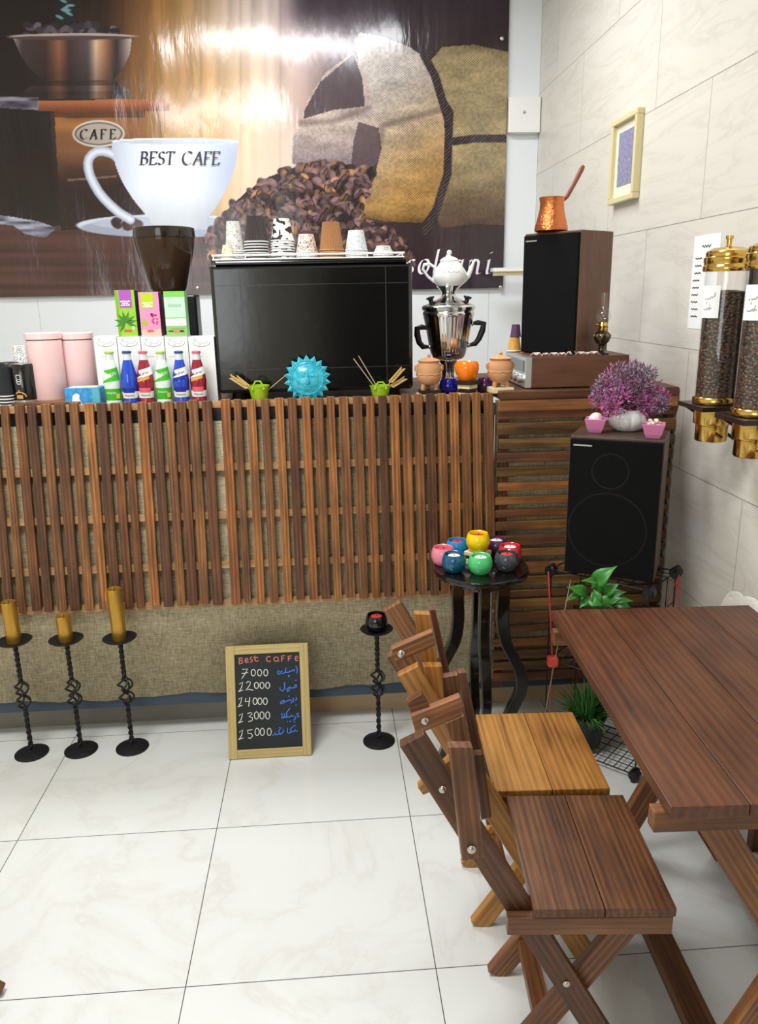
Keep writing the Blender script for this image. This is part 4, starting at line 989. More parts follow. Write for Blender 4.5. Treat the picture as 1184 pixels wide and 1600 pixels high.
# white cartons
WB = [(148, 182, 525), (185, 220, 527), (223, 258, 526), (261, 296, 525), (299, 338, 524)]
LABC = ['leftmost of the row of white cartons beside the pink canister', 'white carton behind the first blue bottle', 'white carton under the pink and magenta tea box', 'white carton under the pale green tea box', 'rightmost white carton beside the coffee machine']
ctop = []
for i, (a, c_, r) in enumerate(WB):
    Y = 2.83; sh = 9-1.6*i
    xa, xb = xz(a+sh, Y), xz(c_+sh, Y); zt = aY((a+c_)/2, 526, Y).z
    t = thing('carton', LABC[i], 'carton', ((xa+xb)/2, Y, CZ), 0, 'white cartons in a row')
    MB().box(xa-.0008, xb-.0004, Y, Y+0.09, CZ, zt).build('body', M['card_white'], t, bevel=0.0008)
    b = MB(); xm = (xa+xb)/2; yn = Y-0.0006; up_ = (0, 0, 1); nn = (0, -1, 0)
    def q(u, v): return Vector((xm+u, yn, zt-v))
    b.ribbon([q(.03*math.cos(a_), .018+.016*math.sin(a_)) for a_ in [PI*(1-j/10) for j in range(11)]], .0012, up_, nn)
    b.ribbon([q(-.027, .012), q(-.022, .006), q(-.018, .012), q(-.024, .018)], .0012, up_, nn); b.ribbon([q(-.013, .012), q(-.010, .020), q(.012, .024), q(.024, .014)], .0008, up_, nn)
    b.ribbon([q(-.01, .026), q(-.007, .030), q(-.004, .026)], .0012, up_, nn)
    b.ribbon([q(-.026, .068), q(.0, .068)], .0008, up_, nn)
    b.build('line_drawing', M['ink_grey'], t); ctop.append((xm, zt))
# tea boxes
TEA = [(186, 216, 453, (150, 202, 52), (176, 86, 184), 'green tea box with purple label standing on the cartons'), (222, 253, 456, (226, 150, 186), (186, 210, 24), 'pink tea box with yellow label standing on the cartons'), (261, 293, 455, (196, 232, 204), (126, 208, 84), 'pale green tea box with green top standing on the cartons')]
for i, (a, c_, r, col, lab, nm) in enumerate(TEA):
    Y = 2.838; zb = ctop[i+1][1]+0.0005; xa, xb = aY(a, 527, Y).x, aY(c_, 527, Y).x; zt = aY((a+c_)/2, r, Y).z
    t = thing('tea_box', nm, 'tea box', ((xa+xb)/2, Y, zb), 0, 'tea boxes')
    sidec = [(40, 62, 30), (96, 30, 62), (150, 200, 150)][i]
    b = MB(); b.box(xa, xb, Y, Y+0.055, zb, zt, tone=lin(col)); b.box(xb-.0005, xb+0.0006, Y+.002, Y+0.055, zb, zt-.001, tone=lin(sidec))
    b.build('carton', M['print'], t)
    h = zt-zb; w = xb-xa
    def R(u0, u1, v0, v1, c3, d=0.0006): b.add([(xa+w*u0, Y-d, zb+h*v0), (xa+w*u1, Y-d, zb+h*v0), (xa+w*u1, Y-d, zb+h*v1), (xa+w*u0, Y-d, zb+h*v1)], [(0, 1, 2, 3)], None, lin(c3))
    b = MB()
    if i == 0:
        R(.2, .84, .62, 1.0, lab); R(0.0, .14, .0, 1.0, (120, 180, 30))
        for an in (200, 165, 130, 100, 70, 35, 10, -20, 235): 
            l_ = .26; cx, cz = xa+w*.42, zb+h*.30; d_ = Vector((math.cos(math.radians(an)), 0, math.sin(math.radians(an)))); e_ = Vector((-d_.z, 0, d_.x)); c0 = Vector((cx, Y-.0008, cz))
            b.add([c0, c0+d_*h*.12+e_*h*.035, c0+d_*h*l_, c0+d_*h*.12-e_*h*.035], [(0, 1, 2, 3)], None, lin((64, 134, 34)))
        R(.3, .7, .1, .15, (214, 90, 60), .001); R(.74, .86, .15, .22, (240, 240, 220), .001)
    elif i == 1:
        R(.12, .74, .64, .97, lab)
        for j in range(14): 
            u, v = random.uniform(.5, .8), random.uniform(.26, .5); R(u, u+.10, v, v+.035, (214, 62, 140), .0008)
        for j in range(5): R(.08+j*.05, .12+j*.055, .26, .42-.02*j, (176, 196, 40), .0008)
        R(.0, 1, .0, .16, (232, 190, 176), .0007); R(.3, .62, .1, .15, (226, 80, 70), .001)
    else:
        R(.0, 1, .88, 1.0, lab); R(.18, .82, .66, .72, (170, 204, 180)); R(0, 1, .0, .42, (150, 196, 110)); R(.0, 1, .24, .40, (232, 246, 232), .0008)
        for j in range(8): R(random.uniform(.05, .7), random.uniform(.75, .95), v := random.uniform(.03, .2), v+.02, (120, 170, 90), .0009)
        R(.34, .66, .1, .15, (224, 130, 96), .001)
    b.build('picture_panel', M['print'], t)
    if i < 2:
        b = MB(); um = (.5, .43)[i]
        for k_, (hw_, v) in enumerate(((.27, .745), (.17, .705), (.24, .665))):
            for q_ in range(4):
                u0 = um-hw_+2*hw_*q_/4; R(u0+.012, u0+hw_/2-.012, v, v+.022+.008*((q_+k_) % 2), (250, 250, 250), .0012)
        b.build('label_lines', M['print'], t)
# drink bottles
def bottle(px, kind, label):
    Y = 2.768; x = xz(px, Y); zt = aY(px-4, 548, Y).z; H = zt-CZ; r = 0.0300*H/0.19
    t = thing('drink_bottle', label, 'bottle', (x, Y, CZ), 0, 'small glass drink bottles')
    liq = {'green': (222, 240, 226), 'blue': (26, 70, 190), 'red': (150, 22, 44)}[kind]
    pr = [(0, 0), (r*.92, 0), (r*.96, H*.02), (r*.88, H*.10), (r*.84, H*.15), (r*.90, H*.22), (r*.96, H*.36), (r*1.0, H*.44), (r*.92, H*.56), (r*.66, H*.74), (r*.50, H*.84), (r*.44, H*.92), (r*.44, H*.955)]
    key = 'bottle_'+kind
    if key not in M: M[key] = mat(key+'_glass', liq, 0.07, coat=0.6)
    lb = [(p[0], p[1]) for p in pr if p[1] <= H*.845]+[(0, H*.85)]
    MB().lathe(lb, (x, Y, CZ), 28).build('filled_body', M[key], t)
    MB().lathe([(r*.50, H*.838), (r*.46, H*.90), (r*.46, H*.958), (r*.40, H*.958), (r*.40, H*.90), (r*.44, H*.84)], (x, Y, CZ), 24).build('glass_neck', M['neck'], t)
    MB().lathe([(0, H*.955), (r*.53, H*.955), (r*.55, H*.962), (r*.52, H*.99), (r*.42, H), (0, H)], (x, Y, CZ), 24).build('crown_cap', M['cap_'+kind], t)
    def ring(z0, z1, r0, r1, a0, a1, m_, nm, extra=0.0006, skew=0.0):
        vs = []; fs = []; n = 14
        for i in range(n+1):
            a = math.radians(-90+a0+(a1-a0)*i/n); s = skew*(i/n-.5)
            vs += [(x+(r0+extra)*math.cos(a), Y+(r0+extra)*math.sin(a), CZ+z0+s), (x+(r1+extra)*math.cos(a), Y+(r1+extra)*math.sin(a), CZ+z1+s)]
        for i in range(n): fs.append((2*i, 2*i+2, 2*i+3, 2*i+1))
        b_ = MB(); b_.add(vs, fs, sm=True); return b_.build(nm, m_, t)
    def word(txt, sz, zz, rr, m_, lean=0.0):
        tm = text_mb(txt, sz, (0, 0, 0), (1, 0, 0), (0, 1, 0), shear=.2)
        tm.v = [(x+rr*math.cos(-PI/2+v[0]/rr), Y+rr*math.sin(-PI/2+v[0]/rr), CZ+zz+v[1]+v[0]*lean) for v in tm.v]; tm.sm = [False]*len(tm.f)
        return tm.build('label_lettering', m_, t)
    if kind == 'green':
        ring(H*.12, H*.33, r*.86, r*.95, -80, 80, M['lab_green'], 'lower_label'); ring(H*.46, H*.68, r*.985, r*.76, -75, 75, M['lab_green'], 'upper_label', .0008, .012)
        word('ADRIN', H*.085, H*.55, r*.95, M['paper_white'], .25); word('Vitamin', H*.06, H*.24, r*.96, M['paper_white'])
        b_ = MB(); curved(b_, (x, Y, CZ), r*.97, 32, 60, H*.15, H*.24); b_.build('fruit_print', M['lab_yellow'], t)
    else:
        ring(H*.15, H*.27, r*.86, r*.93, -80, 80, M['paper_white'], 'lower_label')
        word('Vitamin', H*.062, H*.185, r*.945, M['ink'])
        if not label.startswith('plain'):
            ring(H*.54, H*.68, r*.935, r*.765, -70, 78, M['paper_white'], 'upper_label', .0008, .016)
            word('Adrin', H*.085, H*.57, r*.93, M['ink'], .3)
            ring(H*.47, H*.53, r*.985, r*.95, -50, 40, M['lab_fruit'] if kind == 'red' else M['lab_blue'], 'fruit_print', .0009, .012)
        ring(H*.25, H*.34, r*.915, r*.955, -42, 42, M['lab_pink'] if kind == 'red' else M['lab_blue'], 'shield_print', .0011)
M['neck'] = mat('clear_bottle_neck', (214, 222, 222), 0.08, coat=0.5)
for kd, c in (('green', (176, 204, 90)), ('blue', (26, 74, 130)), ('red', (226, 96, 116))): M['cap_'+kd] = mat('crown_cap_'+kd, c, 0.35)
M['lab_green'] = mat('green_label', (66, 178, 40), 0.4); M['lab_yellow'] = mat('yellow_print', (206, 210, 40), 0.4); M['lab_fruit'] = mat('fruit_print', (216, 160, 80), 0.4); M['lab_blue'] = mat('dark_blue_print', (24, 44, 150), 0.4); M['lab_pink'] = mat('rose_print', (222, 96, 116), 0.4)
for px, kd, lb in ((178, 'green', 'clear bottle with green labels, first on the left beside the blue box'), (205, 'blue', 'plain blue drink bottle, second from the left'), (230, 'red', 'dark red drink bottle between the plain blue and the second green one'), (257, 'green', 'clear bottle with green labels in the middle of the bottle row'), (285, 'blue', 'blue drink bottle with white slanted label, fifth in the row'), (312, 'red', 'dark red drink bottle at the right end of the row')):
    bottle(px, kd, lb)

# coffee grinder with a hopper
Y = 3.10; x = aY(268, 500, Y).x
t = thing('coffee_grinder', 'black coffee grinder with smoked brown hopper behind the tea boxes', 'coffee grinder', (x, Y, CZ))
zh = aY(268, 452, Y).z; zt = aY(266, 356, Y).z
MB().box(x-0.075, x+0.085, Y-0.06, Y+0.12, CZ, zh-0.16).build('motor_body', M['black_matte'], t, bevel=0.012)
b = MB(); b.lathe([(0, zh-.17), (.05, zh-.17), (.06, zh-.10), (.06, zh-.04), (.04, zh), (0, zh)], (x, Y, 0), 28); b.build('collar', M['black_matte'], t)
MB().box(x+0.06, x+0.105, Y-0.05, Y+0.05, zh-0.19, zh-0.02).build('dosing_unit', M['black_plastic'], t, bevel=0.008)
hm = 0.0
k_ = mat('smoked_hopper_plastic', (86, 64, 48), 0.12, trans=0.55, ior=1.2, coat=0.3)
MB().lathe([(.060, zh-.01), (.070, zh+.004), (.106, zt-.062), (.108, zt-.035), (.105, zt-.035), (.102, zt-.06), (.066, zh+.006), (.056, zh-.01)], (x, Y, 0), 36).build('hopper', k_, t)
MB().lathe([(.0, zh+.0), (.062, zh+.006), (.098, zt-.062), (.0, zt-.055)], (x, Y, 0), 32).build('coffee_beans', M['beans'], t)['kind'] = 'stuff'
MB().lathe([(.0, zt-.036), (.111, zt-.036), (.112, zt-.03), (.110, zt-.002), (.106, zt), (0, zt)], (x, Y, 0), 36).build('hopper_lid', mat('smoked_lid', (34, 24, 20), 0.12, coat=0.4), t)

# coffee machine
Y0, Y1 = 2.83, 3.30
xa, xb = aY(334, 520, Y0).x, aY(645, 520, Y0).x; zt = aY(480, 412, Y0).z; zb = aY(480, 612, Y0).z
MW = xb-xa
t = thing('coffee_machine', 'big glossy black coffee machine seen from behind on the counter', 'coffee machine', ((xa+xb)/2, (Y0+Y1)/2, CZ))
MB().box(xa, xb, Y0, Y1, zb, zt).build('housing', M['black_gloss'], t, bevel=0.014, bseg=4)
b = MB(); g_ = 0.0018
u1, u2 = xa+MW*.145, xa+MW*.865
v1, v2 = zt-(zt-zb)*.155, zb+(zt-zb)*.19
M['groove'] = mat('panel_edge_shine', (70, 72, 72), 0.25, metal=0.6)
for u in (u1, u2): b.box(u-g_, u+g_, Y0-0.0008, Y0+0.001, zb+.012, zt-.012)
for v in (v1, v2): b.box(xa+.016, xb-.016, Y0-0.0009, Y0+0.001, v-g_*.7, v+g_*.7)
b.build('panel_edge', M['groove'], t)
b = MB(); b.box(xa+.02, xb-.02, Y0-.004, Y1-.02, zt, zt+.012); b.box(xa+.03, xb-.03, Y0+.004, Y1-.03, zt+.012, zt+.020); b.build('top_tray', M['black_gloss'], t, bevel=0.004)
for fx in (xa+.07, xb-.07):
    for fy in (Y0+.06, Y1-.06):
        MB().lathe([(0, CZ), (.028, CZ), (.026, zb+.002), (0, zb+.002)], (fx, fy, 0), 18).build('foot', M['black_matte'], t)
zr = zt+.020; zR = aY(480, 397, Y0).z
b = MB(); rx0, rx1, ry0, ry1 = xa+.012, xb-.028, Y0+.006, Y1-.04
b.tube([(rx0, ry1, zR), (rx0, ry0, zR), (rx1, ry0, zR), (rx1, ry1, zR)], .0034, 8)
b.box(rx0, rx1, ry0-.003, ry0+.002, zr-.004, zr+.0005)
for u in (0, .165, .49, .80, .985): b.tube([(rx0+(rx1-rx0)*u+.004, ry0, zr-.003), (rx0+(rx1-rx0)*u+.004, ry0, zR)], .0022, 6)
for v in (.5, 1): 
    for xx in (rx0, rx1): b.tube([(xx, ry0+(ry1-ry0)*v, zr-.003), (xx, ry0+(ry1-ry0)*v, zR)], .0022, 6)
b.build('cup_rail', M['white_enamel'], t)
CT = zr+.0005; CY_ = 2.93
gl = lambda s: (s, 'on the coffee machine')
orange_deco = cupmat('yellow_flower_card', [(240, 226, 196), (214, 168, 74), (206, 110, 60)], 'rings'); grey_sw = cupmat('grey_swirl_card', [(232, 232, 226), (176, 176, 170)], 'rings')
cup_stack(368, 2.99, CT, 412, 27, 346, 5, 0.0075, grey_sw, rimw, 'white swirl-print paper cup', gl('white swirl cups on the coffee machine'))
cup_stack(357, 2.905, CT, 412, 20, 383, 2, 0.008, orange_deco, rimw, 'small yellow flower paper cup', gl('small yellow flower cups on the coffee machine'))
cup_stack(402, CY_, CT, 412, 35, 338, 7, 0.0095, cupmat('dark_ribbed_card', [(74, 66, 66)], 'ribbed'), rimw, 'dark brown ribbed paper cup with white rim', gl('dark ribbed cups on the coffee machine'))
cup_stack(443, CY_, CT, 412, 34, 342, 8, 0.0085, cupmat('black_blot_card', [(240, 240, 236), (40, 38, 38)], 'blot'), rimw, 'white paper cup with black blots', gl('black and white cups on the coffee machine'))
cup_stack(480, CY_, CT, 412, 32, 366, 4, 0.006, cupmat('rose_print_card', [(236, 222, 212), (150, 104, 92)], 'rings'), rimw, 'cream paper cup with rosy flower print', gl('rosy print cups on the coffee machine'))
bro = mat('brown_card_rim', (206, 150, 100), 0.6)
cup_stack(519, CY_, CT, 412, 36, 347, 4, 0.0085, cupmat('brown_ribbed_card', [(198, 138, 88)], 'ribbed'), bro, 'light brown ribbed paper cup', gl('brown ribbed cups on the coffee machine'))
cup_stack(557, CY_, CT, 412, 33, 360, 5, 0.006, cupmat('blue_dot_card', [(226, 232, 236), (140, 160, 180)], 'dots'), rimw, 'white paper cup with pale blue dots', gl('blue dotted cups on the coffee machine'))
cup_stack(599, CY_, CT, 412, 30, 384, 3, 0.006, cupmat('grey_loop_card', [(222, 222, 214), (160, 164, 156)], 'rings'), rimw, 'short white paper cup with grey loops', gl('grey loop cups on the coffee machine'))

# turquoise sun
Y = 2.765; c = aY(480, 590, Y); R0 = aY(517, 590, Y).x-c.x
c.z = CZ+R0*0.93
t = thing('ceramic_sun', 'turquoise glazed ceramic sun with a face leaning on the coffee machine', 'ornament', (c.x, Y, CZ))
tilt = Matrix.Rotation(math.radians(-9), 3, 'X')
def sp(x, z, d): 
    p = tilt @ Vector((x, -d, z)); return Vector((c.x, Y, CZ+R0*.93))+p
b = MB(); N = 18; vs = []; fs = []
outl = []
for i in range(N*2):
    a = PI/2+PI*i/N; r = R0 if i % 2 == 0 else R0*.80
    outl.append((r*math.cos(a), r*math.sin(a)))
n = len(outl)
vs = [sp(x, z, -.004) for x, z in outl]+[sp(x, z, .004) for x, z in outl]+[sp(x*.78, z*.78, .010) for x, z in outl]
for i in range(n):
    j = (i+1) % n; fs += [(i, j, n+j, n+i), (n+i, n+j, 2*n+j, 2*n+i)]
fs += [tuple(range(n-1, -1, -1)), tuple(range(2*n, 3*n))]
b.add(vs, fs); b.build('ray_disc', M['turq'], t)
b = MB()
prof = [(R0*.70, .006), (R0*.69, .013), (R0*.65, .014), (R0*.63, .011), (R0*.60, .012), (R0*.45, .020), (R0*.25, .025), (0, .026)]
b.lathe([(r, d) for r, d in prof], (0, 0, 0), 40)
b.v = [tuple(sp(v[0], v[1], v[2])) for v in b.v]; b.build('face_disc', M['turq'], t)
b = MB()
def feat(pts, r, d=.024): b.tube([sp(x*R0, z*R0, d-0.022*((x*x+z*z)/.42)) for x, z in pts], r, 6)
feat([(0, .34), (.01, .05), (.06, -.16), (0, -.2), (-.06, -.16)], .0035, .030)
for s in (-1, 1):
    feat([(s*.08, .22), (s*.25, .30), (s*.44, .20)], .0028, .028); feat([(s*.12, .12), (s*.25, .17), (s*.40, .10)], .0022, .028); feat([(s*.12, .12), (s*.26, .06), (s*.40, .10)], .0025, .028)
    b.ball(sp(s*.26*R0, .11*R0, .022), .0055, 8, 6); b.ball(sp(s*.36*R0, -.14*R0, .016), (.010, .005, .009), 10, 6)
feat([(-.16, -.32), (-.05, -.29), (0, -.31), (.05, -.29), (.16, -.32)], .0028, .027); feat([(-.14, -.33), (0, -.39), (.14, -.33)], .003, .026); feat([(-.06, -.5), (0, -.52), (.06, -.5)], .003, .024)
for i in range(36): 
    a = 2*PI*i/36; b.ball(sp(R0*.74*math.cos(a), R0*.74*math.sin(a), .011), .0028, 6, 4)
b.build('face_relief', M['turq'], t)

# green buckets with wheat ears
def bucket(px, label, wheat, wl, sticks):
    Y = 2.765; x = aY(px, 615, Y).x; z = CZ; r = .036; h = aY(px, 602, Y).z-z
    t = thing('small_bucket', label, 'bucket', (x, Y, z), 0, 'small green buckets')
    b = MB(); pr = [(0, 0), (r*.70, 0), (r*.72, .002), (r*.98, h*.9), (r*1.03, h*.92), (r*1.04, h), (r*.97, h), (r*.68, .004), (0, .004)]
    b.lathe(pr, (x, Y, z), 28); b.build('pail', M['green_tin'], t)
    for s in (0,):
        pts = [(x-r*.52, Y-r*.80, z+h*.80), (x-r*.50, Y-r*.84, z+h*1.0), (x-r*.22, Y-r*.75, z+h*1.28), (x+r*.22, Y-r*.75, z+h*1.28), (x+r*.50, Y-r*.84, z+h*1.0), (x+r*.52, Y-r*.80, z+h*.80)]
        MB().tube(pts, .0035, 8).build('handle', M['green_tin'], t)
    b = MB(); 
    for s in (-1, 1): b.ball((x+s*r*.52, Y-r*.82, z+h*.82), .006, 8, 6)
    b.build('handle_lug', M['green_tin'], t)
    for i, tp in enumerate(wheat):
        w = thing('wheat_ear', wl[i], 'dried wheat', (x, Y, z+h*.5), 0, 'dried wheat ears in the green buckets')
        p0 = Vector((x, Y, z+h*.4)); p1 = aY(tp[0], tp[1], Y+.012*i)
        MB().tube([p0, p0.lerp(p1, .55)], .0012, 5).build('stalk', M['wheat'], w)
        b = MB(); d = (p1-p0)
        for j in range(14):
            f = .42+.55*j/13; q = p0.lerp(p1, f); s = (-1 if j % 2 else 1); n_ = d.cross(Vector((0, 1, 0))).normalized()
            e0 = q; e1 = q+d.normalized()*.014+n_*s*.007; b.tube([e0, e0.lerp(e1, .5)+n_*s*.002, e1], [.001, .0035, .0006], 6)
        b.build('grain_head', M['wheat'], w)
    for i, (tp, lb) in enumerate(sticks):
        p0 = Vector((x+.006*i, Y, z+h*.3)); p1 = aY(tp[0], tp[1], Y+.004)
        single('incense_stick', MB().tube([p0, p1], .0014, 6), M['stick'], lb, 'stick', group='thin sticks in the green buckets')
bucket(405, 'small green bucket left of the turquoise sun', [(362, 590), (372, 592)], ['longer wheat ear leaning left out of the left green bucket', 'shorter wheat ear leaning left out of the left green bucket'], [((449, 584), 'thin stick leaning towards the turquoise sun from the left bucket')])
bucket(594, 'small green bucket right of the turquoise sun', [(628, 577), (631, 592)], ['upper wheat ear leaning right out of the right green bucket', 'lower wheat ear leaning right out of the right green bucket'], [((552, 560), 'left and lower of two thin sticks in the right green bucket'), ((560, 556), 'right and taller of two thin sticks in the right green bucket')])

# samovar with teapot
Y = 2.97; x = aY(700, 590, Y).x
def zr_(row): return aY(700, row, Y).z
kk = 0.00240
t = thing('samovar', 'shiny chrome samovar with black handles right of the coffee machine', 'samovar', (x, Y, CZ))
def prz(L): return [(max(0, r*kk), zr_(row)) for r, row in L]
MB().lathe([(0, CZ), (.058, CZ), (.058, CZ+.006)]+prz([(20, 606), (17, 602), (12, 594), (10, 585), (10, 570), (14, 565), (14, 562), (0, 562)]), (x, Y, 0), 36).build('foot', M['chrome'], t)
MB().lathe(prz([(0, 561), (20, 561), (24, 558), (27, 552), (30, 540), (34, 515), (37.5, 498), (38.5, 494), (36, 493), (0, 493)]), (x, Y, 0), 72, rmod=lambda a: 1+.018*math.cos(a*24)).build('body', M['chrome'], t)
MB().lathe(prz([(0, 494), (39, 494), (40, 491), (40, 488), (38.5, 486), (41, 484), (41.5, 480), (39.5, 477), (33, 475), (0, 475)]), (x, Y, 0), 48).build('rim_band', M['chrome'], t)
MB().lathe(prz([(0, 476), (33, 476), (28, 472), (18, 468), (12, 464), (10, 460), (11, 456), (16, 450), (19, 447), (18, 446), (0, 447)]), (x, Y, 0), 48).build('chimney_lid', M['chrome'], t)
for s in (-1, 1):
    a_ = [(32*s, 512), (42*s, 510), (49*s, 512), (49*s, 522), (46*s, 534), (40*s, 541), (31*s, 541)] if s < 0 else [(38*s, 506), (46*s, 505), (55*s, 507), (53*s, 518), (48*s, 530), (42*s, 538), (33*s, 540)]
    pts = [Vector((x+u*kk, Y-.004, zr_(r))) for u, r in a_]
    h_ = MB().tube(pts, [.006, .010, .012, .012, .011, .010, .006], 10).build('handle', M['black_plastic'], t)
    b = MB(); b.ball(pts[0]-Vector((s*.004, 0, 0)), .010, 10, 6); b.ball(pts[-1]-Vector((s*.004, 0, 0)), .009, 10, 6); b.build('handle_socket', M['chrome'], h_)
    kx = x+s*27*kk
    MB().lathe([(0, 0), (.008, 0), (.009, .012), (.016, .018), (.015, .022), (0, .024)], (kx, Y-.01, zr_(473)), 14, mtx=Matrix.Rotation(s*.25, 3, 'Y')).build('knob', M['black_plastic'], t)
tp = thing('teapot', 'white porcelain teapot standing on top of the samovar', 'teapot', (x, Y, zr_(447)))
MB().lathe(prz([(0, 447), (17, 447), (19, 446), (25, 440), (27, 433), (25, 425), (20, 417), (15, 410), (13, 408), (12, 409), (0, 410)]), (x+.004, Y, 0), 40).build('body', M['porcelain'], tp)
ld = MB().lathe(prz([(0, 409), (14, 409), (14.5, 407), (12, 404), (6, 401), (3, 400), (2.4, 398), (4, 396), (4, 393), (2, 391), (0, 391)]), (x+.002, Y, 0), 32).build('lid', M['porcelain'], tp)
MB().tube([Vector((x+u*kk, Y-.004, zr_(r))) for u, r in ((-22, 440), (-32, 432), (-40, 420), (-38, 413), (-30, 412), (-22, 417), (-20, 424))], [.006, .005, .005, .0055, .0055, .005, .005], 10).build('handle', M['porcelain'], tp)
MB().tube([Vector((x+u*kk, Y-.006, zr_(r))) for u, r in ((22, 438), (30, 431), (34, 422), (38, 410), (41, 407))], [.012, .010, .007, .005, .0055], 12).build('spout', M['porcelain'], tp)
b = MB()
for i in range(7):
    a = math.radians(-120+i*9); b.ball((x+.004+25.4*kk*math.cos(a), Y+25.4*kk*math.sin(a), zr_(425.5+(i % 2))), (.003, .001, .0014), 6, 4)
b.build('gilt_mark', M['ink_grey'], tp)

# stacked blocks and pots in front of the samovar
def block(px, row_b, w, h, z, m, label, rz=math.radians(45), Y=2.77, grp='blocks under the pots on the counter'):
    s = w/2/math.sqrt(2) if abs(rz) > .5 else w/2
    x = aY(px, row_b, Y).x
    single('wooden_block', MB().box(-s, s, -s, s, 0, h), M[m], label, 'block', (x, Y, z), rz, grp, bevel=0.001)
    return z+h
def clay_pot(px, row, Y, z, label):
    x = aY(px, row, Y).x; r = .044
    t = thing('clay_pot', label, 'clay pot', (x, Y, z), 0, 'small lidded clay pots')
    h = .088
    MB().lathe([(0, .016), (r*.5, .017), (r*.82, .026), (r, .045), (r*1.0, .052), (r*.96, .058), (r*1.0, .066), (r*.97, .078), (r*.88, .090), (r*.80, .094), (r*.86, .098), (0, .099)], (x, Y, z), 36).build('body', M['clay'], t)
    b = MB(); pts = []
    for i in range(73):
        a = 2*PI*i/72; pts.append((x+r*1.0*math.cos(a), Y+r*1.0*math.sin(a), z+.053+.004*abs(math.sin(a*5))))
    b.tube(pts, .0026, 6); b.build('scalloped_band', M['clay'], t)
    l = MB().lathe([(0, .099), (r*.90, .099), (r*.92, .102), (r*.55, .108), (r*.2, .112), (.005, .113), (.007, .119), (.004, .124), (0, .125)], (x, Y, z), 32).build('lid', M['clay'], t)
    for a in (-150, -90+60, 90):
        ca, sa = math.cos(math.radians(a)), math.sin(math.radians(a)); MB().tube([(x+ca*.022, Y+sa*.022, z+.024), (x+ca*.026, Y+sa*.026, z+.010), (x+ca*.027, Y+sa*.027, z)], [.010, .008, .007], 10).build('foot', M['clay'], t)
    for s in (-1, 1): MB().tube([(x+s*r*.92, Y, z+.086), (x+s*r*1.10, Y, z+.082), (x+s*r*1.10, Y, z+.070), (x+s*r*.98, Y, z+.064)], .004, 8).build('lug_handle', M['clay'], t)
    return t
z1 = block(671, 616, .080, .014, CZ, 'cream_block', 'cream block at the foot of the left clay pot', 0.1)
z1 = block(671, 606, .070, .014, z1, 'dark_block', 'dark block under the left clay pot', 0.05)
clay_pot(670, 600, 2.77, z1, 'left lidded clay pot on dark and cream blocks')
z2 = block(781, 612, .070, .012, CZ, 'dark_block', 'dark block at the foot of the right clay pot', 0.0)
z2 = block(781, 604, .078, .018, z2, 'cream_block', 'thick cream block under the right clay pot', 0.12)
clay_pot(781, 596, 2.77, z2, 'right lidded clay pot on a cream block beside the amplifier')
z3 = CZ
for i, (w, m, nm) in enumerate(((.072, 'cream_block', 'lowest cream block of the stack under the orange apple bowl'), (.064, 'dark_block', 'lower dark block of the stack under the orange apple bowl'), (.072, 'cream_block', 'upper cream block of the stack under the orange apple bowl'), (.092, 'dark_block', 'wide dark block directly under the orange apple bowl'))):
    z3 = block(730, 612, w, .0145, z3, m, nm, math.radians(45), 2.765)
x = aY(729, 590, 2.765).x; r = .042
t = thing('apple_bowl', 'glossy orange apple-shaped bowl on a stack of blocks before the samovar', 'candle holder', (x, 2.765, z3))
MB().lathe([(0, 0), (r*.55, 0), (r*.62, .003), (r*.88, .020), (r*1.0, .040), (r*.98, .054), (r*.86, .064), (r*.62, .066), (r*.42, .060), (r*.3, .050), (0, .048)], (x, 2.765, z3), 40, rmod=lambda a: 1+.03*math.cos(a*2+.6)).build('bowl', M['orange_glaze'], t)
MB().lathe([(0, .048), (r*.3, .049), (r*.3, .060), (0, .060)], (x, 2.765, z3), 18).build('tealight', M['wax'], t)
bowl('tealight_bowl', 'cobalt blue glazed bowl on the counter behind the blocks', (aY(701, 612, 2.83).x, 2.83, CZ), .036, glaze('glaze_cobalt', (20, 24, 150)), M['wax'], group='glazed bowls on the counter')
bowl('tealight_bowl', 'plum glazed bowl on the counter between the orange bowl and right clay pot', (aY(758, 612, 2.83).x, 2.83, CZ), .036, glaze('glaze_plum', (76, 34, 84)), M['wax'], group='glazed bowls on the counter')

# ------------------------------------------------------------------ amplifier, tall speaker, copper pot, lamp
AZ = 1.285
ax0, ax1, ay0, ay1, az1 = 0.705, 1.075, 2.735, 3.06, AZ+0.112
t = thing('amplifier', 'old stereo amplifier in a brown wooden case lying on the side counter', 'amplifier', ((ax0+ax1)/2, (ay0+ay1)/2, AZ))
MB().box(ax0+.022, ax1, ay0, ay1, AZ+.004, az1, 'x').build('wooden_case', M['veneer'], t, bevel=0.002)
fp = MB().box(ax0, ax0+.022, ay0+.003, ay1-.003, AZ+.004, az1-.002).build('front_panel', mat('aluminium_face', (196, 198, 198), 0.32, metal=0.8), t, bevel=0.001)
MB().box(ax0-.003, ax0+.001, ay0+.03, ay1-.05, AZ+.058, az1-.014).build('dial_window', mat('dial_glass', (86, 92, 96), 0.1), t)
for i in range(4):
    MB().lathe([(0, 0), (.014, 0), (.013, .018), (0, .019)], (ax0, ay0+.05+i*.06, AZ+.032), 18, mtx=Matrix.Rotation(-PI/2, 3, 'Y')).build('knob', M['silver'], t)
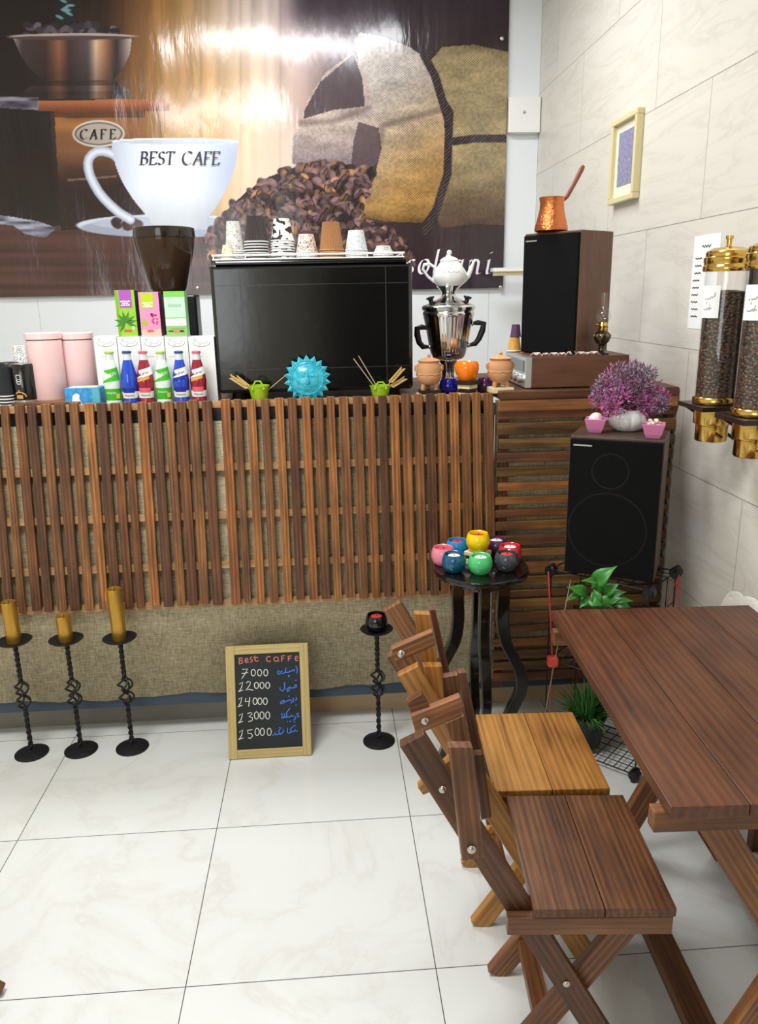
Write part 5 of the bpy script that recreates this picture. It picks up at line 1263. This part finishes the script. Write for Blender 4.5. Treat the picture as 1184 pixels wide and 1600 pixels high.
# shells along the top
shp = [(838, 560), (852, 561), (866, 562), (878, 562), (892, 563), (908, 561), (918, 560), (928, 561)]
for i, (px, row) in enumerate(shp):
    p = aY(px, row, ay0+.016); s = random.uniform(.8, 1.15)
    b = MB(); nn = 9; vs = []; fs = []
    for j in range(nn+1):
        a = PI*j/nn; rr = .021*s*(1+.12*(j % 2)); vs += [(.0, 0, .003), (math.cos(a)*rr*.55, math.sin(a)*rr*.35-.004, .012*s), (math.cos(a)*rr, math.sin(a)*rr*.6-.006, .0)]
    for j in range(nn):
        for q in range(2): fs.append((3*j+q, 3*j+q+1, 3*j+3+q+1, 3*j+3+q))
    b.add(vs, fs, sm=True)
    single('seashell', b, M['shell'], ('leftmost' if i == 0 else 'pale') + ' small seashell on the front edge of the amplifier top' if i == 0 else 'small pale seashell in the row on the amplifier top', 'seashell', (p.x, ay0+.022, az1+.001), random.uniform(-.5, .5), 'seashells on the amplifier', solid=0.0015)
def speaker(name, label, fr, ang, w, d, h, z, ven, rings):
    """fr = front right lower corner; ang turns the front towards the left"""
    t = thing(name, label, 'loudspeaker', (fr[0], fr[1], z), -math.radians(ang))
    MB().box(-w, 0, 0.004, d, 0, h, 'z').build('cabinet', M[ven], t, world=False, bevel=0.003)
    MB().box(-w+.004, -.004, -.008, 0.006, .004, h-.008).build('grille', M['grille'], t, world=False, bevel=0.002)
    for (u, v, r) in rings:
        MB().lathe([(r-.0022, 0), (r-.002, .0012), (r+.002, .0012), (r+.0022, 0)], (-w+w*u, -.0078, h*v), 56, mtx=Matrix.Rotation(PI/2, 3, 'X')).build('driver_ring', M['ring'], t, world=False)
    bd = w*.20
    MB().box(-w+.014, -w+.014+bd, -.0098, -.007, h-.029, h-.0245).build('badge', M['silver'], t, world=False)
    return t
spk2 = speaker('tall_loudspeaker', 'tall black loudspeaker with brown wood side standing on the amplifier', (0.886, 2.755), 52, 0.24, 0.20, 0.42, az1+.0015, 'veneer', [])
ztop = az1+.0015+.42
# copper coffee pot on the speaker
px_ = aY(862, 352, 2.87).x; cpx_, cpy_ = px_+.002, 2.885
t = thing('copper_coffee_pot', 'hammered copper coffee pot with long handle on the tall loudspeaker', 'coffee pot', (cpx_, cpy_, ztop))
MB().lathe([(0, .001), (.050, .001), (.058, .006), (.058, .016), (.050, .045), (.043, .075), (.041, .098), (.045, .116), (.043, .117), (.038, .098), (.040, .075), (.052, .02), (0, .006)], (cpx_, cpy_, ztop), 44).build('pot_body', M['copper'], t)
h_ = MB().tube([(cpx_+.040, cpy_, ztop+.104), (cpx_+.052, cpy_, ztop+.118), (cpx_+.075, cpy_, ztop+.158), (cpx_+.100, cpy_, ztop+.208), (cpx_+.106, cpy_, ztop+.218)], [.004, .0075, .0075, .0095, .006], 12).build('handle', mat('turned_handle_wood', (132, 78, 54), 0.5, var=.2, bscale=80), t)
# oil lamp
p = aY(939, 556, 2.775)
lx, ly = p.x, 2.775; lz = az1+.0005
t = thing('oil_lamp', 'small oil lamp with clear glass chimney on the amplifier beside the tall speaker', 'oil lamp', (lx, ly, lz))
kq = 2.25e-3
MB().lathe([(0, 0), (.026, 0), (.026, .006), (.014, .012), (.010, .022), (.012, .034), (.024, .044), (.030, .058), (.027, .072), (.014, .084), (0, .084)], (lx, ly, lz), 28).build('font', mat('dark_lamp_glass', (40, 28, 14), 0.12, coat=0.4), t)
b = MB()
for i in range(10): 
    a = 2*PI*i/10; b.ball((lx+.0275*math.cos(a), ly+.0275*math.sin(a), lz+.066), (.005, .003, .006), 6, 5)
b.build('gilt_leaf', M['brass'], t)
MB().lathe([(0, .083), (.014, .083), (.016, .090), (.012, .094), (.018, .100), (.013, .112), (0, .114)], (lx, ly, lz), 24).build('burner', M['brass'], t)
MB().tube([(lx-.012, ly, lz+.104), (lx-.026, ly, lz+.104)], .003, 8).build('wick_knob', M['brass'], t)
MB().lathe([(.014, .108), (.022, .120), (.026, .134), (.022, .148), (.012, .160), (.0105, .172), (.0115, .212), (.0108, .212), (.0098, .172), (.0112, .160), (.021, .147), (.0252, .134), (.021, .121), (.013, .108)], (lx, ly, lz), 28).build('glass_chimney', M['glass'], t)
# cups behind the speaker corner
oc = cupmat('orange_leaf_card', [(224, 170, 80), (198, 128, 46)], 'dots')
ocx = aY(803, 552, 3.02).x
t1 = cup_proto(ocx, 3.02, az1+.0015, .026, .019, .052, oc, rimw, 'orange paper cup on the amplifier behind the tall loudspeaker', None)
t2 = cup_proto(ocx+.004, 3.02, az1+.055, .020, .015, .046, mat('plum_card', (96, 62, 100), .6), mat('plum_rim', (96, 62, 100), .6), 'plum paper cup standing on the orange one behind the tall loudspeaker', None)

# ------------------------------------------------------------------ wire rack, big speaker and its ornaments
RZ = 0.70
fR = Vector((1.005, 2.262)); a45 = math.radians(45)
rk = thing('wire_rack', 'black wire grid rack with round connectors in the corner', 'rack', (fR.x, fR.y, 0), -math.radians(44))
RW, RD = 0.345, 0.235
conn = []
for z in (0.022, RZ-.012):
    for u in (0, -RW):
        for v in (0, RD): conn.append((u, v, z))
wires = {}
def panel(nm, o_, a_, b_, na, nb):
    b = MB(); o_ = Vector(o_); a_ = Vector(a_); b_ = Vector(b_)
    for i in range(na+1): b.tube([o_+a_*i/na, o_+a_*i/na+b_], .0028 if i in (0, na) else .0018, 6)
    for j in range(nb+1): b.tube([o_+b_*j/nb, o_+b_*j/nb+a_], .0028 if j in (0, nb) else .0018, 6)
    b.build(nm, M['black_matte'], rk, world=False)
for z in (0.022, 0.35, RZ-.008): panel('grid_shelf', (0, 0, z), (-RW, 0, 0), (0, RD, 0), 9, 6)
panel('grid_side', (0, 0, .022), (0, RD, 0), (0, 0, RZ-.03), 3, 6)
for v_ in (0, RD): MB().tube([(-RW, v_, .022), (-RW, v_, RZ-.012)], .0026, 6).build('upright_wire', M['black_matte'], rk, world=False)
for (u, v, z) in conn:
    b = MB(); b.lathe([(0, -.017), (.015, -.017), (.020, -.012), (.020, .012), (.015, .017), (0, .017)], (u, v, z), 18, mtx=Matrix.Rotation(PI/2, 3, 'X'))
    b.box(u-.006, u+.006, v-.019, v+.019, z-.020, z+.020); b.build('connector', M['black_plastic'], rk, world=False)
SPK = (1.030, 2.292)
big = speaker('big_loudspeaker', 'big black loudspeaker with brown wood case on the wire rack', SPK, 28, 0.288, 0.205, 0.462, RZ+.009, 'veneer_dark', [(.46, .77, .056), (.46, .35, .122)])
BT = RZ+.009+.462
def onbig(px, row): return aZ(px, row, BT)
def sqbowl(p, label, fill):
    t = thing('square_bowl', label, 'bowl', tuple(p), math.radians(-24), 'square pink bowls')
    b = MB(); prof = [(.0195, 0), (.025, .012), (.0315, .036), (.034, .046), (.031, .046), (.028, .036), (.022, .012), (.018, .004)]
    vs = []; fs = []
    for r, z in prof:
        for sx, sy in ((-1, -1), (1, -1), (1, 1), (-1, 1)): vs.append((sx*r, sy*r, z))
    for i in range(len(prof)-1):
        for q in range(4): fs.append((i*4+q, i*4+(q+1) % 4, i*4+4+(q+1) % 4, i*4+4+q))
    fs += [(3, 2, 1, 0), tuple(len(prof)*4-4+q for q in range(4))]
    b.add(vs, fs); b.build('bowl', M['pink_bowl'], t, world=False, bevel=0.003, bseg=3)
    return t
pb1 = onbig(930, 675); pb2 = onbig(1020, 684)
sqbowl(pb1, 'square pink bowl holding one pale ball, left of the white vase', 0); sqbowl(pb2, 'square pink bowl filled with seashells, right of the white vase', 1)
single('bath_ball', MB().ball((0, 0, 0), .024, 20, 14), mat('pale_pink_soap', (244, 208, 214), .6), 'pale pink ball lying in the left pink bowl', 'ball', (pb1.x, pb1.y, BT+.040))
for i in range(11):
    a = i*2.4; rr = .007+.0055*(i % 4); b = MB(); b.ball((0, 0, 0), (.0075*J(.3), .006*J(.3), .005*J(.3)), 8, 6)
    single('seashell', b, M['shell'], 'small pale seashell heaped in the right pink bowl', 'seashell', (pb2.x+rr*math.cos(a), pb2.y+rr*math.sin(a), BT+.043+.0055*(2-i//4)), a, 'seashells in the pink bowl')
pv = onbig(979, 672)
t = thing('pumpkin_vase', 'white ribbed pumpkin-shaped vase on the big loudspeaker', 'vase', tuple(pv))
MB().lathe([(0, 0), (.034, 0), (.044, .004), (.058, .020), (.062, .036), (.056, .054), (.040, .066), (.026, .068), (.024, .062), (0, .055)], tuple(pv), 96, rmod=lambda a: 1-.07*(1-abs(math.cos(a*4.5)))**2).build('vase_body', M['porcelain'], t)
# heather bush
hb = thing('artificial_heather', 'purple and pink artificial heather bush in the white vase', 'plant', (pv.x, pv.y, BT+.058))
rnd = random.Random(11)
b = MB(); clus = []
depth = lambda: pv.y+rnd.uniform(-.07, .07)
spots = [(945, 606, 20), (960, 596, 24), (985, 588, 22), (1000, 600, 24), (1010, 585, 16), (940, 622, 18), (965, 622, 24), (990, 620, 26), (1015, 612, 22), (1030, 622, 16), (955, 636, 18), (1005, 634, 18), (1032, 632, 12), (975, 608, 26), (935, 612, 12), (970, 580, 14), (992, 576, 12), (1020, 626, 20), (950, 614, 20)]
for (px, row, rp) in spots:
    c = aY(px, row, depth()); clus.append((c, rp*.00195))
pal = [(198, 84, 164), (166, 70, 136), (206, 122, 180), (138, 112, 132), (168, 148, 170), (112, 98, 106), (188, 150, 180), (120, 74, 100)]
for ci, (c, r) in enumerate(clus):
    MB_ = None
    pink = rnd.random()
    for i in range(210):
        d = Vector((rnd.gauss(0, 1), rnd.gauss(0, 1), rnd.gauss(0, 1))).normalized()*r*rnd.uniform(.45, 1.15)
        p = c+d; s = rnd.uniform(.0020, .0044); dirn = (d.normalized()+Vector((rnd.uniform(-.5, .5), rnd.uniform(-.5, .5), rnd.uniform(-.1, .6)))).normalized()
        col = lin(pal[rnd.choice([0, 1, 2, 6] if pink < .5 else [3, 4, 5, 7, 6])]); 
        if rnd.random() < .07: col = lin((70, 110, 84))
        u = dirn.orthogonal().normalized()*s*.7; w = dirn.cross(u)
        b.add([p-u, p+u, p+w, p-w, p+dirn*s*3.2], [(0, 2, 4), (2, 1, 4), (1, 3, 4), (3, 0, 4)], None, col)
o = b.build('flower_sprigs', M['heather'], hb); o['kind'] = 'stuff'
b = MB(); base = Vector((pv.x, pv.y, BT+.060))
for c, r in clus: b.tube([base, base.lerp(c, .4)+Vector((0, 0, .012)), c], [.0035, .0025, .0012], 5)
b.tube([base-Vector((0, 0, .004)), base+Vector((0, 0, .03))], [.02, .012], 8); b.build('branches', M['stem'], hb)

# pothos in a pot on the rack's middle shelf
Rk = Matrix.Rotation(rk.rotation_euler.z, 3, 'Z'); rl = lambda u, v, z: rk.location+Rk @ Vector((u, v, z))
pp = rl(-.19, .10, .355)
t = thing('pothos_plant', 'green leafy pothos growing from the rack in front of the big loudspeaker', 'plant', tuple(pp))
MB().lathe([(0, 0), (.050, 0), (.066, .12), (.070, .125), (.066, .130), (.060, .122), (0, .118)], tuple(pp), 28).build('pot', M['black_plastic'], t)
def leaf(tip, base, wid, nm='leaf'):
    tip = Vector(tip); base = Vector(base); d = tip-base; L_ = d.length; d.normalize()
    toc = (CAMP-base).normalized(); nrm_ = (toc-d*toc.dot(d)).normalized()*.7+Vector((0, 0, .5)); nrm_ = (nrm_-d*nrm_.dot(d)).normalized(); sd = d.cross(nrm_)
    prof = [0, .55, .88, 1, .95, .78, .5, .2, 0]; vs = []; fs = []; n = len(prof)
    for i, w in enumerate(prof):
        f = i/(n-1); cpt = base+d*L_*f+nrm_*(.12*L_*math.sin(f*PI)-.10*L_*f*f)
        for s in (-1, -.5, 0, .5, 1): vs.append(cpt+sd*s*w*wid/2+nrm_*(abs(s)*w*wid*.16))
    for i in range(n-1):
        for q in range(4): fs.append((i*5+q, i*5+q+1, (i+1)*5+q+1, (i+1)*5+q))
    b = MB(); b.add(vs, fs, sm=True); b.build(nm, M['leaf'], t, solid=.0008)
top = pp+Vector((0, 0, .12))
LV = [((962, 884), (925, 918), .052, 2.17), ((888, 916), (918, 932), .040, 2.16), ((935, 952), (928, 922), .036, 2.13), ((966, 912), (944, 930), .040, 2.16), ((910, 906), (938, 912), .026, 2.17), ((958, 950), (936, 934), .040, 2.15), ((884, 938), (905, 930), .022, 2.16), ((990, 938), (956, 942), .024, 2.18), ((905, 950), (920, 934), .030, 2.16), ((978, 924), (950, 934), .034, 2.2), ((915, 946), (926, 938), .03, 2.19), ((985, 948), (962, 946), .036, 2.2), ((898, 924), (916, 938), .03, 2.19), ((950, 902), (934, 926), .03, 2.21), ((972, 934), (950, 940), .036, 2.14), ((942, 946), (918, 940), .034, 2.12)]
stb = MB()
for (tpx, bpx, w, yy) in LV:
    bp3 = aY(bpx[0], bpx[1], yy+.01); leaf(aY(tpx[0], tpx[1], yy-.015), bp3, w)
    mid = top.lerp(bp3, .55)+Vector((0, 0, .02)); stb.tube([top, mid, bp3], .0022, 6)
stb.build('stems', mat('green_stem', (74, 120, 50), .5), t)
# small fern in a black pot on the floor
fpx = aZ(928, 1196, 0); fx, fy = .903, 2.470
FZ = .0265
t = thing('potted_fern', 'small feathery green plant in a black pot low in the wire rack', 'plant', (fx, fy, FZ))
MB().lathe([(0, 0), (.050, 0), (.064, .105), (.068, .108), (.068, .120), (.062, .120), (.058, .108), (0, .104)], (fx, fy, FZ), 28).build('pot', M['black_plastic'], t)
b = MB()
for i in range(420):
    a = rnd.uniform(0, 2*PI); el = rnd.uniform(.25, 1.5); l_ = rnd.uniform(.07, .15); r0 = rnd.uniform(0, .035)
    p = Vector((fx+r0*math.cos(a), fy+r0*math.sin(a), FZ+.106)); d = Vector((math.cos(a)*math.cos(el), math.sin(a)*math.cos(el), math.sin(el)))
    q = p+d*l_-Vector((0, 0, .02*(1.5-el))); u = d.cross(Vector((0, 0, 1))).normalized()*.0022; m_ = p.lerp(q, .6)+Vector((0, 0, .008))
    col = lin(rnd.choice([(64, 120, 52), (48, 96, 44), (92, 146, 70)]))
    b.add([p-u, p+u, m_+u, m_-u, q], [(0, 1, 2, 3), (3, 2, 4)], None, col)
o = b.build('fronds', M['leaf_dark'], t); o['kind'] = 'stuff'
# red cords
hang = rl(-RW, -.022, RZ-.012)
t = thing('cord_ornament', 'red cord with a coral block hanging at the left of the wire rack', 'ornament', tuple(hang))
cb_ = aY(863, 1033, hang.y-.005)
MB().tube([hang, cb_], .0028, 6).build('cord', M['rope_red'], t)
MB().tube([cb_, (cb_.x-.002, cb_.y, .10)], .0014, 6).build('lower_cord', M['rope_red'], t)
MB().box(cb_.x-.019, cb_.x+.019, cb_.y-.016, cb_.y+.016, cb_.z-.019, cb_.z+.019).build('block', M['block_red'], t, bevel=.008, bseg=3)
MB().tube([hang+Vector((.07, -.03, -.02)), (hang.x+.03, hang.y-.02, .36), (hang.x-.0, hang.y-.01, .10)], .0012, 6).build('thin_cord', M['stick'], t)
h2 = rl(0, RD-.0, RZ-.012)
t = thing('cord_loop', 'thin red cords hung over the rack connector by the wall', 'ornament', tuple(h2))
for (dx, dy, dz, r_) in ((-.02, -.045, -.13, .0016), (.004, -.045, -.14, .0014), (-.045, -.045, -.10, .0014)):
    MB().tube([h2+Vector((0, -.022, 0)), h2+Vector((dx, dy, dz))], r_, 6).build('cord', M['rope_red'], t)

# ------------------------------------------------------------------ right wall: frame, list, bean dispensers
def fX(px, row, X=XR): return aX(px, row, X)
ya, yb_ = fX(1003, 240).y, fX(963, 250).y; za, zb_ = fX(980, 315).z, fX(985, 180).z
t = thing('picture_frame', 'narrow pale gold framed picture on the right wall', 'picture', (XR, (ya+yb_)/2, (za+zb_)/2))
w_ = .022; D_ = .03
for (y0, y1, z0, z1) in ((ya, yb_, za, za+w_), (ya, yb_, zb_-w_, zb_), (ya, ya+w_, za+w_, zb_-w_), (yb_-w_, yb_, za+w_, zb_-w_)):
    MB().box(XR-D_, XR, y0, y1, z0, z1).build('frame_rail', mat('pale_gold_moulding', (216, 204, 158), .4) if 'pale_gold_moulding' not in bpy.data.materials else bpy.data.materials['pale_gold_moulding'], t, bevel=.003)
MB().box(XR-.012, XR-.002, ya+w_*.8, yb_-w_*.8, za+w_*.8, zb_-w_*.8).build('mount', mat('cream_mount', (226, 222, 202), .6), t)
MB().box(XR-.0135, XR-.0115, ya+.055, yb_-.055, za+.065, zb_-.055).build('artwork', mat('blue_grey_print', (138, 138, 168), .5, var=.35, bscale=70), t)
# price list taped to the wall
c4 = [fX(1086, 371), fX(1128, 362), fX(1111, 514), fX(1070, 514)]
y0, y1 = c4[1].y, c4[0].y; z1, z0 = (c4[0].z+c4[1].z)/2, (c4[2].z+c4[3].z)/2
t = thing('paper_list', 'white printed paper list taped to the right wall beside the bean dispensers', 'paper', (XR, (y0+y1)/2, z0))
MB().box(XR-.0015, XR-.0004, y0, y1, z0, z1).build('sheet', M['paper_white'], t)
b = MB()
for i in range(9):
    z = z1-(z1-z0)*(.24+.078*i); yc = y1-.04*J(.1); n = 9
    pts = [(XR-.0022, yc+.024-.048*j/(n-1), z+.0022*math.sin(j*2.1+i)) for j in range(n)]
    b.ribbon(pts, .0036, (0, 0, 1), (-1, 0, 0))
pts = [(XR-.0022, (y0+y1)/2+.03-.06*j/11, z1-.035+.004*math.sin(j*1.9)) for j in range(12)]; b.ribbon(pts, .004, (0, 0, 1), (-1, 0, 0))
b.build('writing', M['ink'], t)
def dispenser(px, Yj, label, rowcap, rowlow, paper):
    X = 1.128; Y = Yj; x = X
    r = .056
    zt = aY(px, rowcap, Y).z; zl = aY(px, rowlow, Y).z
    t = thing('bean_dispenser', label, 'coffee dispenser', (x, Y, zl), 0, 'brass and glass bean dispensers on the right wall')
    H = zt-zl                                   # cap rim (top of glass) to lower end
    zs = zl+.098                                # shelf plate height
    # lower brass
    MB().lathe([(0, 0), (.043, 0), (.045, .003), (.045, .045), (.047, .047), (.047, .050), (0, .05)], (x, Y, zl), 36).build('outlet_cup', M['brass'], t)
    MB().lathe([(0, .051), (.052, .051), (.053, .054), (.053, .094), (0, .094)], (x, Y, zl), 36).build('outlet_collar', M['brass'], t)
    MB().lathe([(0, .111), (.060, .111), (.061, .114), (.061, .126), (.058, .130), (0, .130)], (x, Y, zl), 36).build('lower_ring', M['brass'], t)
    lv = MB(); lv.tube([(x-.012, Y-.046, zl+.028), (x+.006, Y-.056, zl+.016)], [.006, .004], 8); lv.build('tap_lever', M['brass'], t)
    zg0, zg1 = .1305, H
    MB().lathe([(r, zg0), (r, zg1), (r-.003, zg1), (r-.003, zg0)], (x, Y, zl), 44).build('glass_tube', M['glass'], t)
    MB().lathe([(0, zg0), (r-.0035, zg0), (r-.0035, zg1-.055), (r*.5, zg1-.050), (0, zg1-.052)], (x, Y, zl), 40).build('coffee_beans', M['beans'], t)['kind'] = 'stuff'
    cp = [(0, H), (.062, H), (.0635, H+.003), (.0635, H+.014), (.061, H+.017), (.061, H+.022), (.0625, H+.025), (.0625, H+.036), (.058, H+.040), (.058, H+.044), (.0585, H+.047), (.056, H+.054), (.040, H+.062), (.012, H+.066), (0, H+.066)]
    lid = MB().lathe(cp, (x, Y, zl), 40).build('brass_lid', M['brass'], t)
    MB().lathe([(0, H+.064), (.007, H+.064), (.007, H+.084), (.010, H+.085), (.010, H+.094), (0, H+.095)], (x, Y, zl), 20).build('lid_knob', M['brass'], lid)
    pl = MB(); curved(pl, (x, Y, zl), r+.0012, paper[0], paper[1], H-.125, H-.038, 10); pl.build('paper_label', M['paper_white'], t)
    b = MB(); am = math.radians((paper[0]+paper[1])/2)*r
    for s in ([(.017, .006), (.016, -.006)], [(.013, -.004), (.010, -.008), (.007, -.005), (.004, -.010), (-.006, -.012), (-.010, -.010)], [(-.014, -.010), (-.017, -.013), (-.013, -.014)], [(-.008, -.018), (-.0095, -.024)], [(.004, -.026), (.003, -.030)], [(.009, -.036), (.005, -.038)], [(.004, -.032), (.001, -.042)], [(-.001, -.034), (-.004, -.041)], [(-.006, -.036), (-.009, -.040), (-.018, -.041), (-.020, -.037)]):
        cstroke(b, (x, Y, zl), r+.0018, [(am+u, H-.062+v) for u, v in s], .0016)
    b.build('handwriting', M['ink'], t)
    MB().box(x-.072, XR, Y-.078, Y+.075, zs-.003, zs+.0105).build('shelf_plate', M['shelfdark'], t, bevel=.001)
    MB().box(XR-.018, XR-.0005, Y-.07, Y+.07, zs+.012, zl+H+.02).build('back_board', M['shelfdark'], t)
    MB().tube([(x-.05, Y+.068, zs-.004), (XR-.012, Y+.068, zs-.11)], .005, 8).build('bracket', M['black_matte'], t)
M['shelfdark'] = mat('dark_brown_laminate', (38, 26, 26), .35)
dispenser(1131, 2.205, 'brass and glass coffee bean dispenser beside the paper list, fully in view', 424, 687, (-102, -38))
dispenser(1185, 1.98, 'brass and glass coffee bean dispenser cut off by the right edge of the picture', 420, 712, (-96, -30))
# white cloth beyond the table
b = MB(); nx, ny = 26, 16; vs = []; fs = []
r4 = random.Random(4)
wl = aY(1117, 944, 2.30)
for i in range(nx+1):
    for j in range(ny+1):
        u, v = i/nx, j/ny; e = min(u, 1-u, v, 1-v)*6; e = min(1, e)**.5
        vs.append((wl.x+.01+(XR-.012-wl.x)*u, 1.86+.42*v, .605+.095*e+r4.uniform(-.016, .016)*e+.012*math.sin(u*17+v*3)*e+.010*math.sin(u*9+v*5)*e))
for i in range(nx):
    for j in range(ny):
        a = i*(ny+1)+j; fs.append((a, a+ny+1, a+ny+2, a+1))
b.add(vs, fs, sm=True)
single('folded_cloth', b, M['cloth'], 'crumpled white cloth on the stool behind the far corner of the table', 'cloth', solid=.004, sub=1)
t = thing('corner_stool', 'dark wooden stool under the white cloth beyond the table', 'stool', (1.19, 2.07, 0))
MB().box(1.135, XR-.006, 1.88, 2.26, .565, .592, 'y').build('seat', M['chair'], t)
for yy in (1.90, 2.24):
    for xx in (1.15, 1.225): MB().box(xx-.012, xx+.012, yy-.015, yy+.015, 0, .565, 'z').build('leg', M['chair'], t)
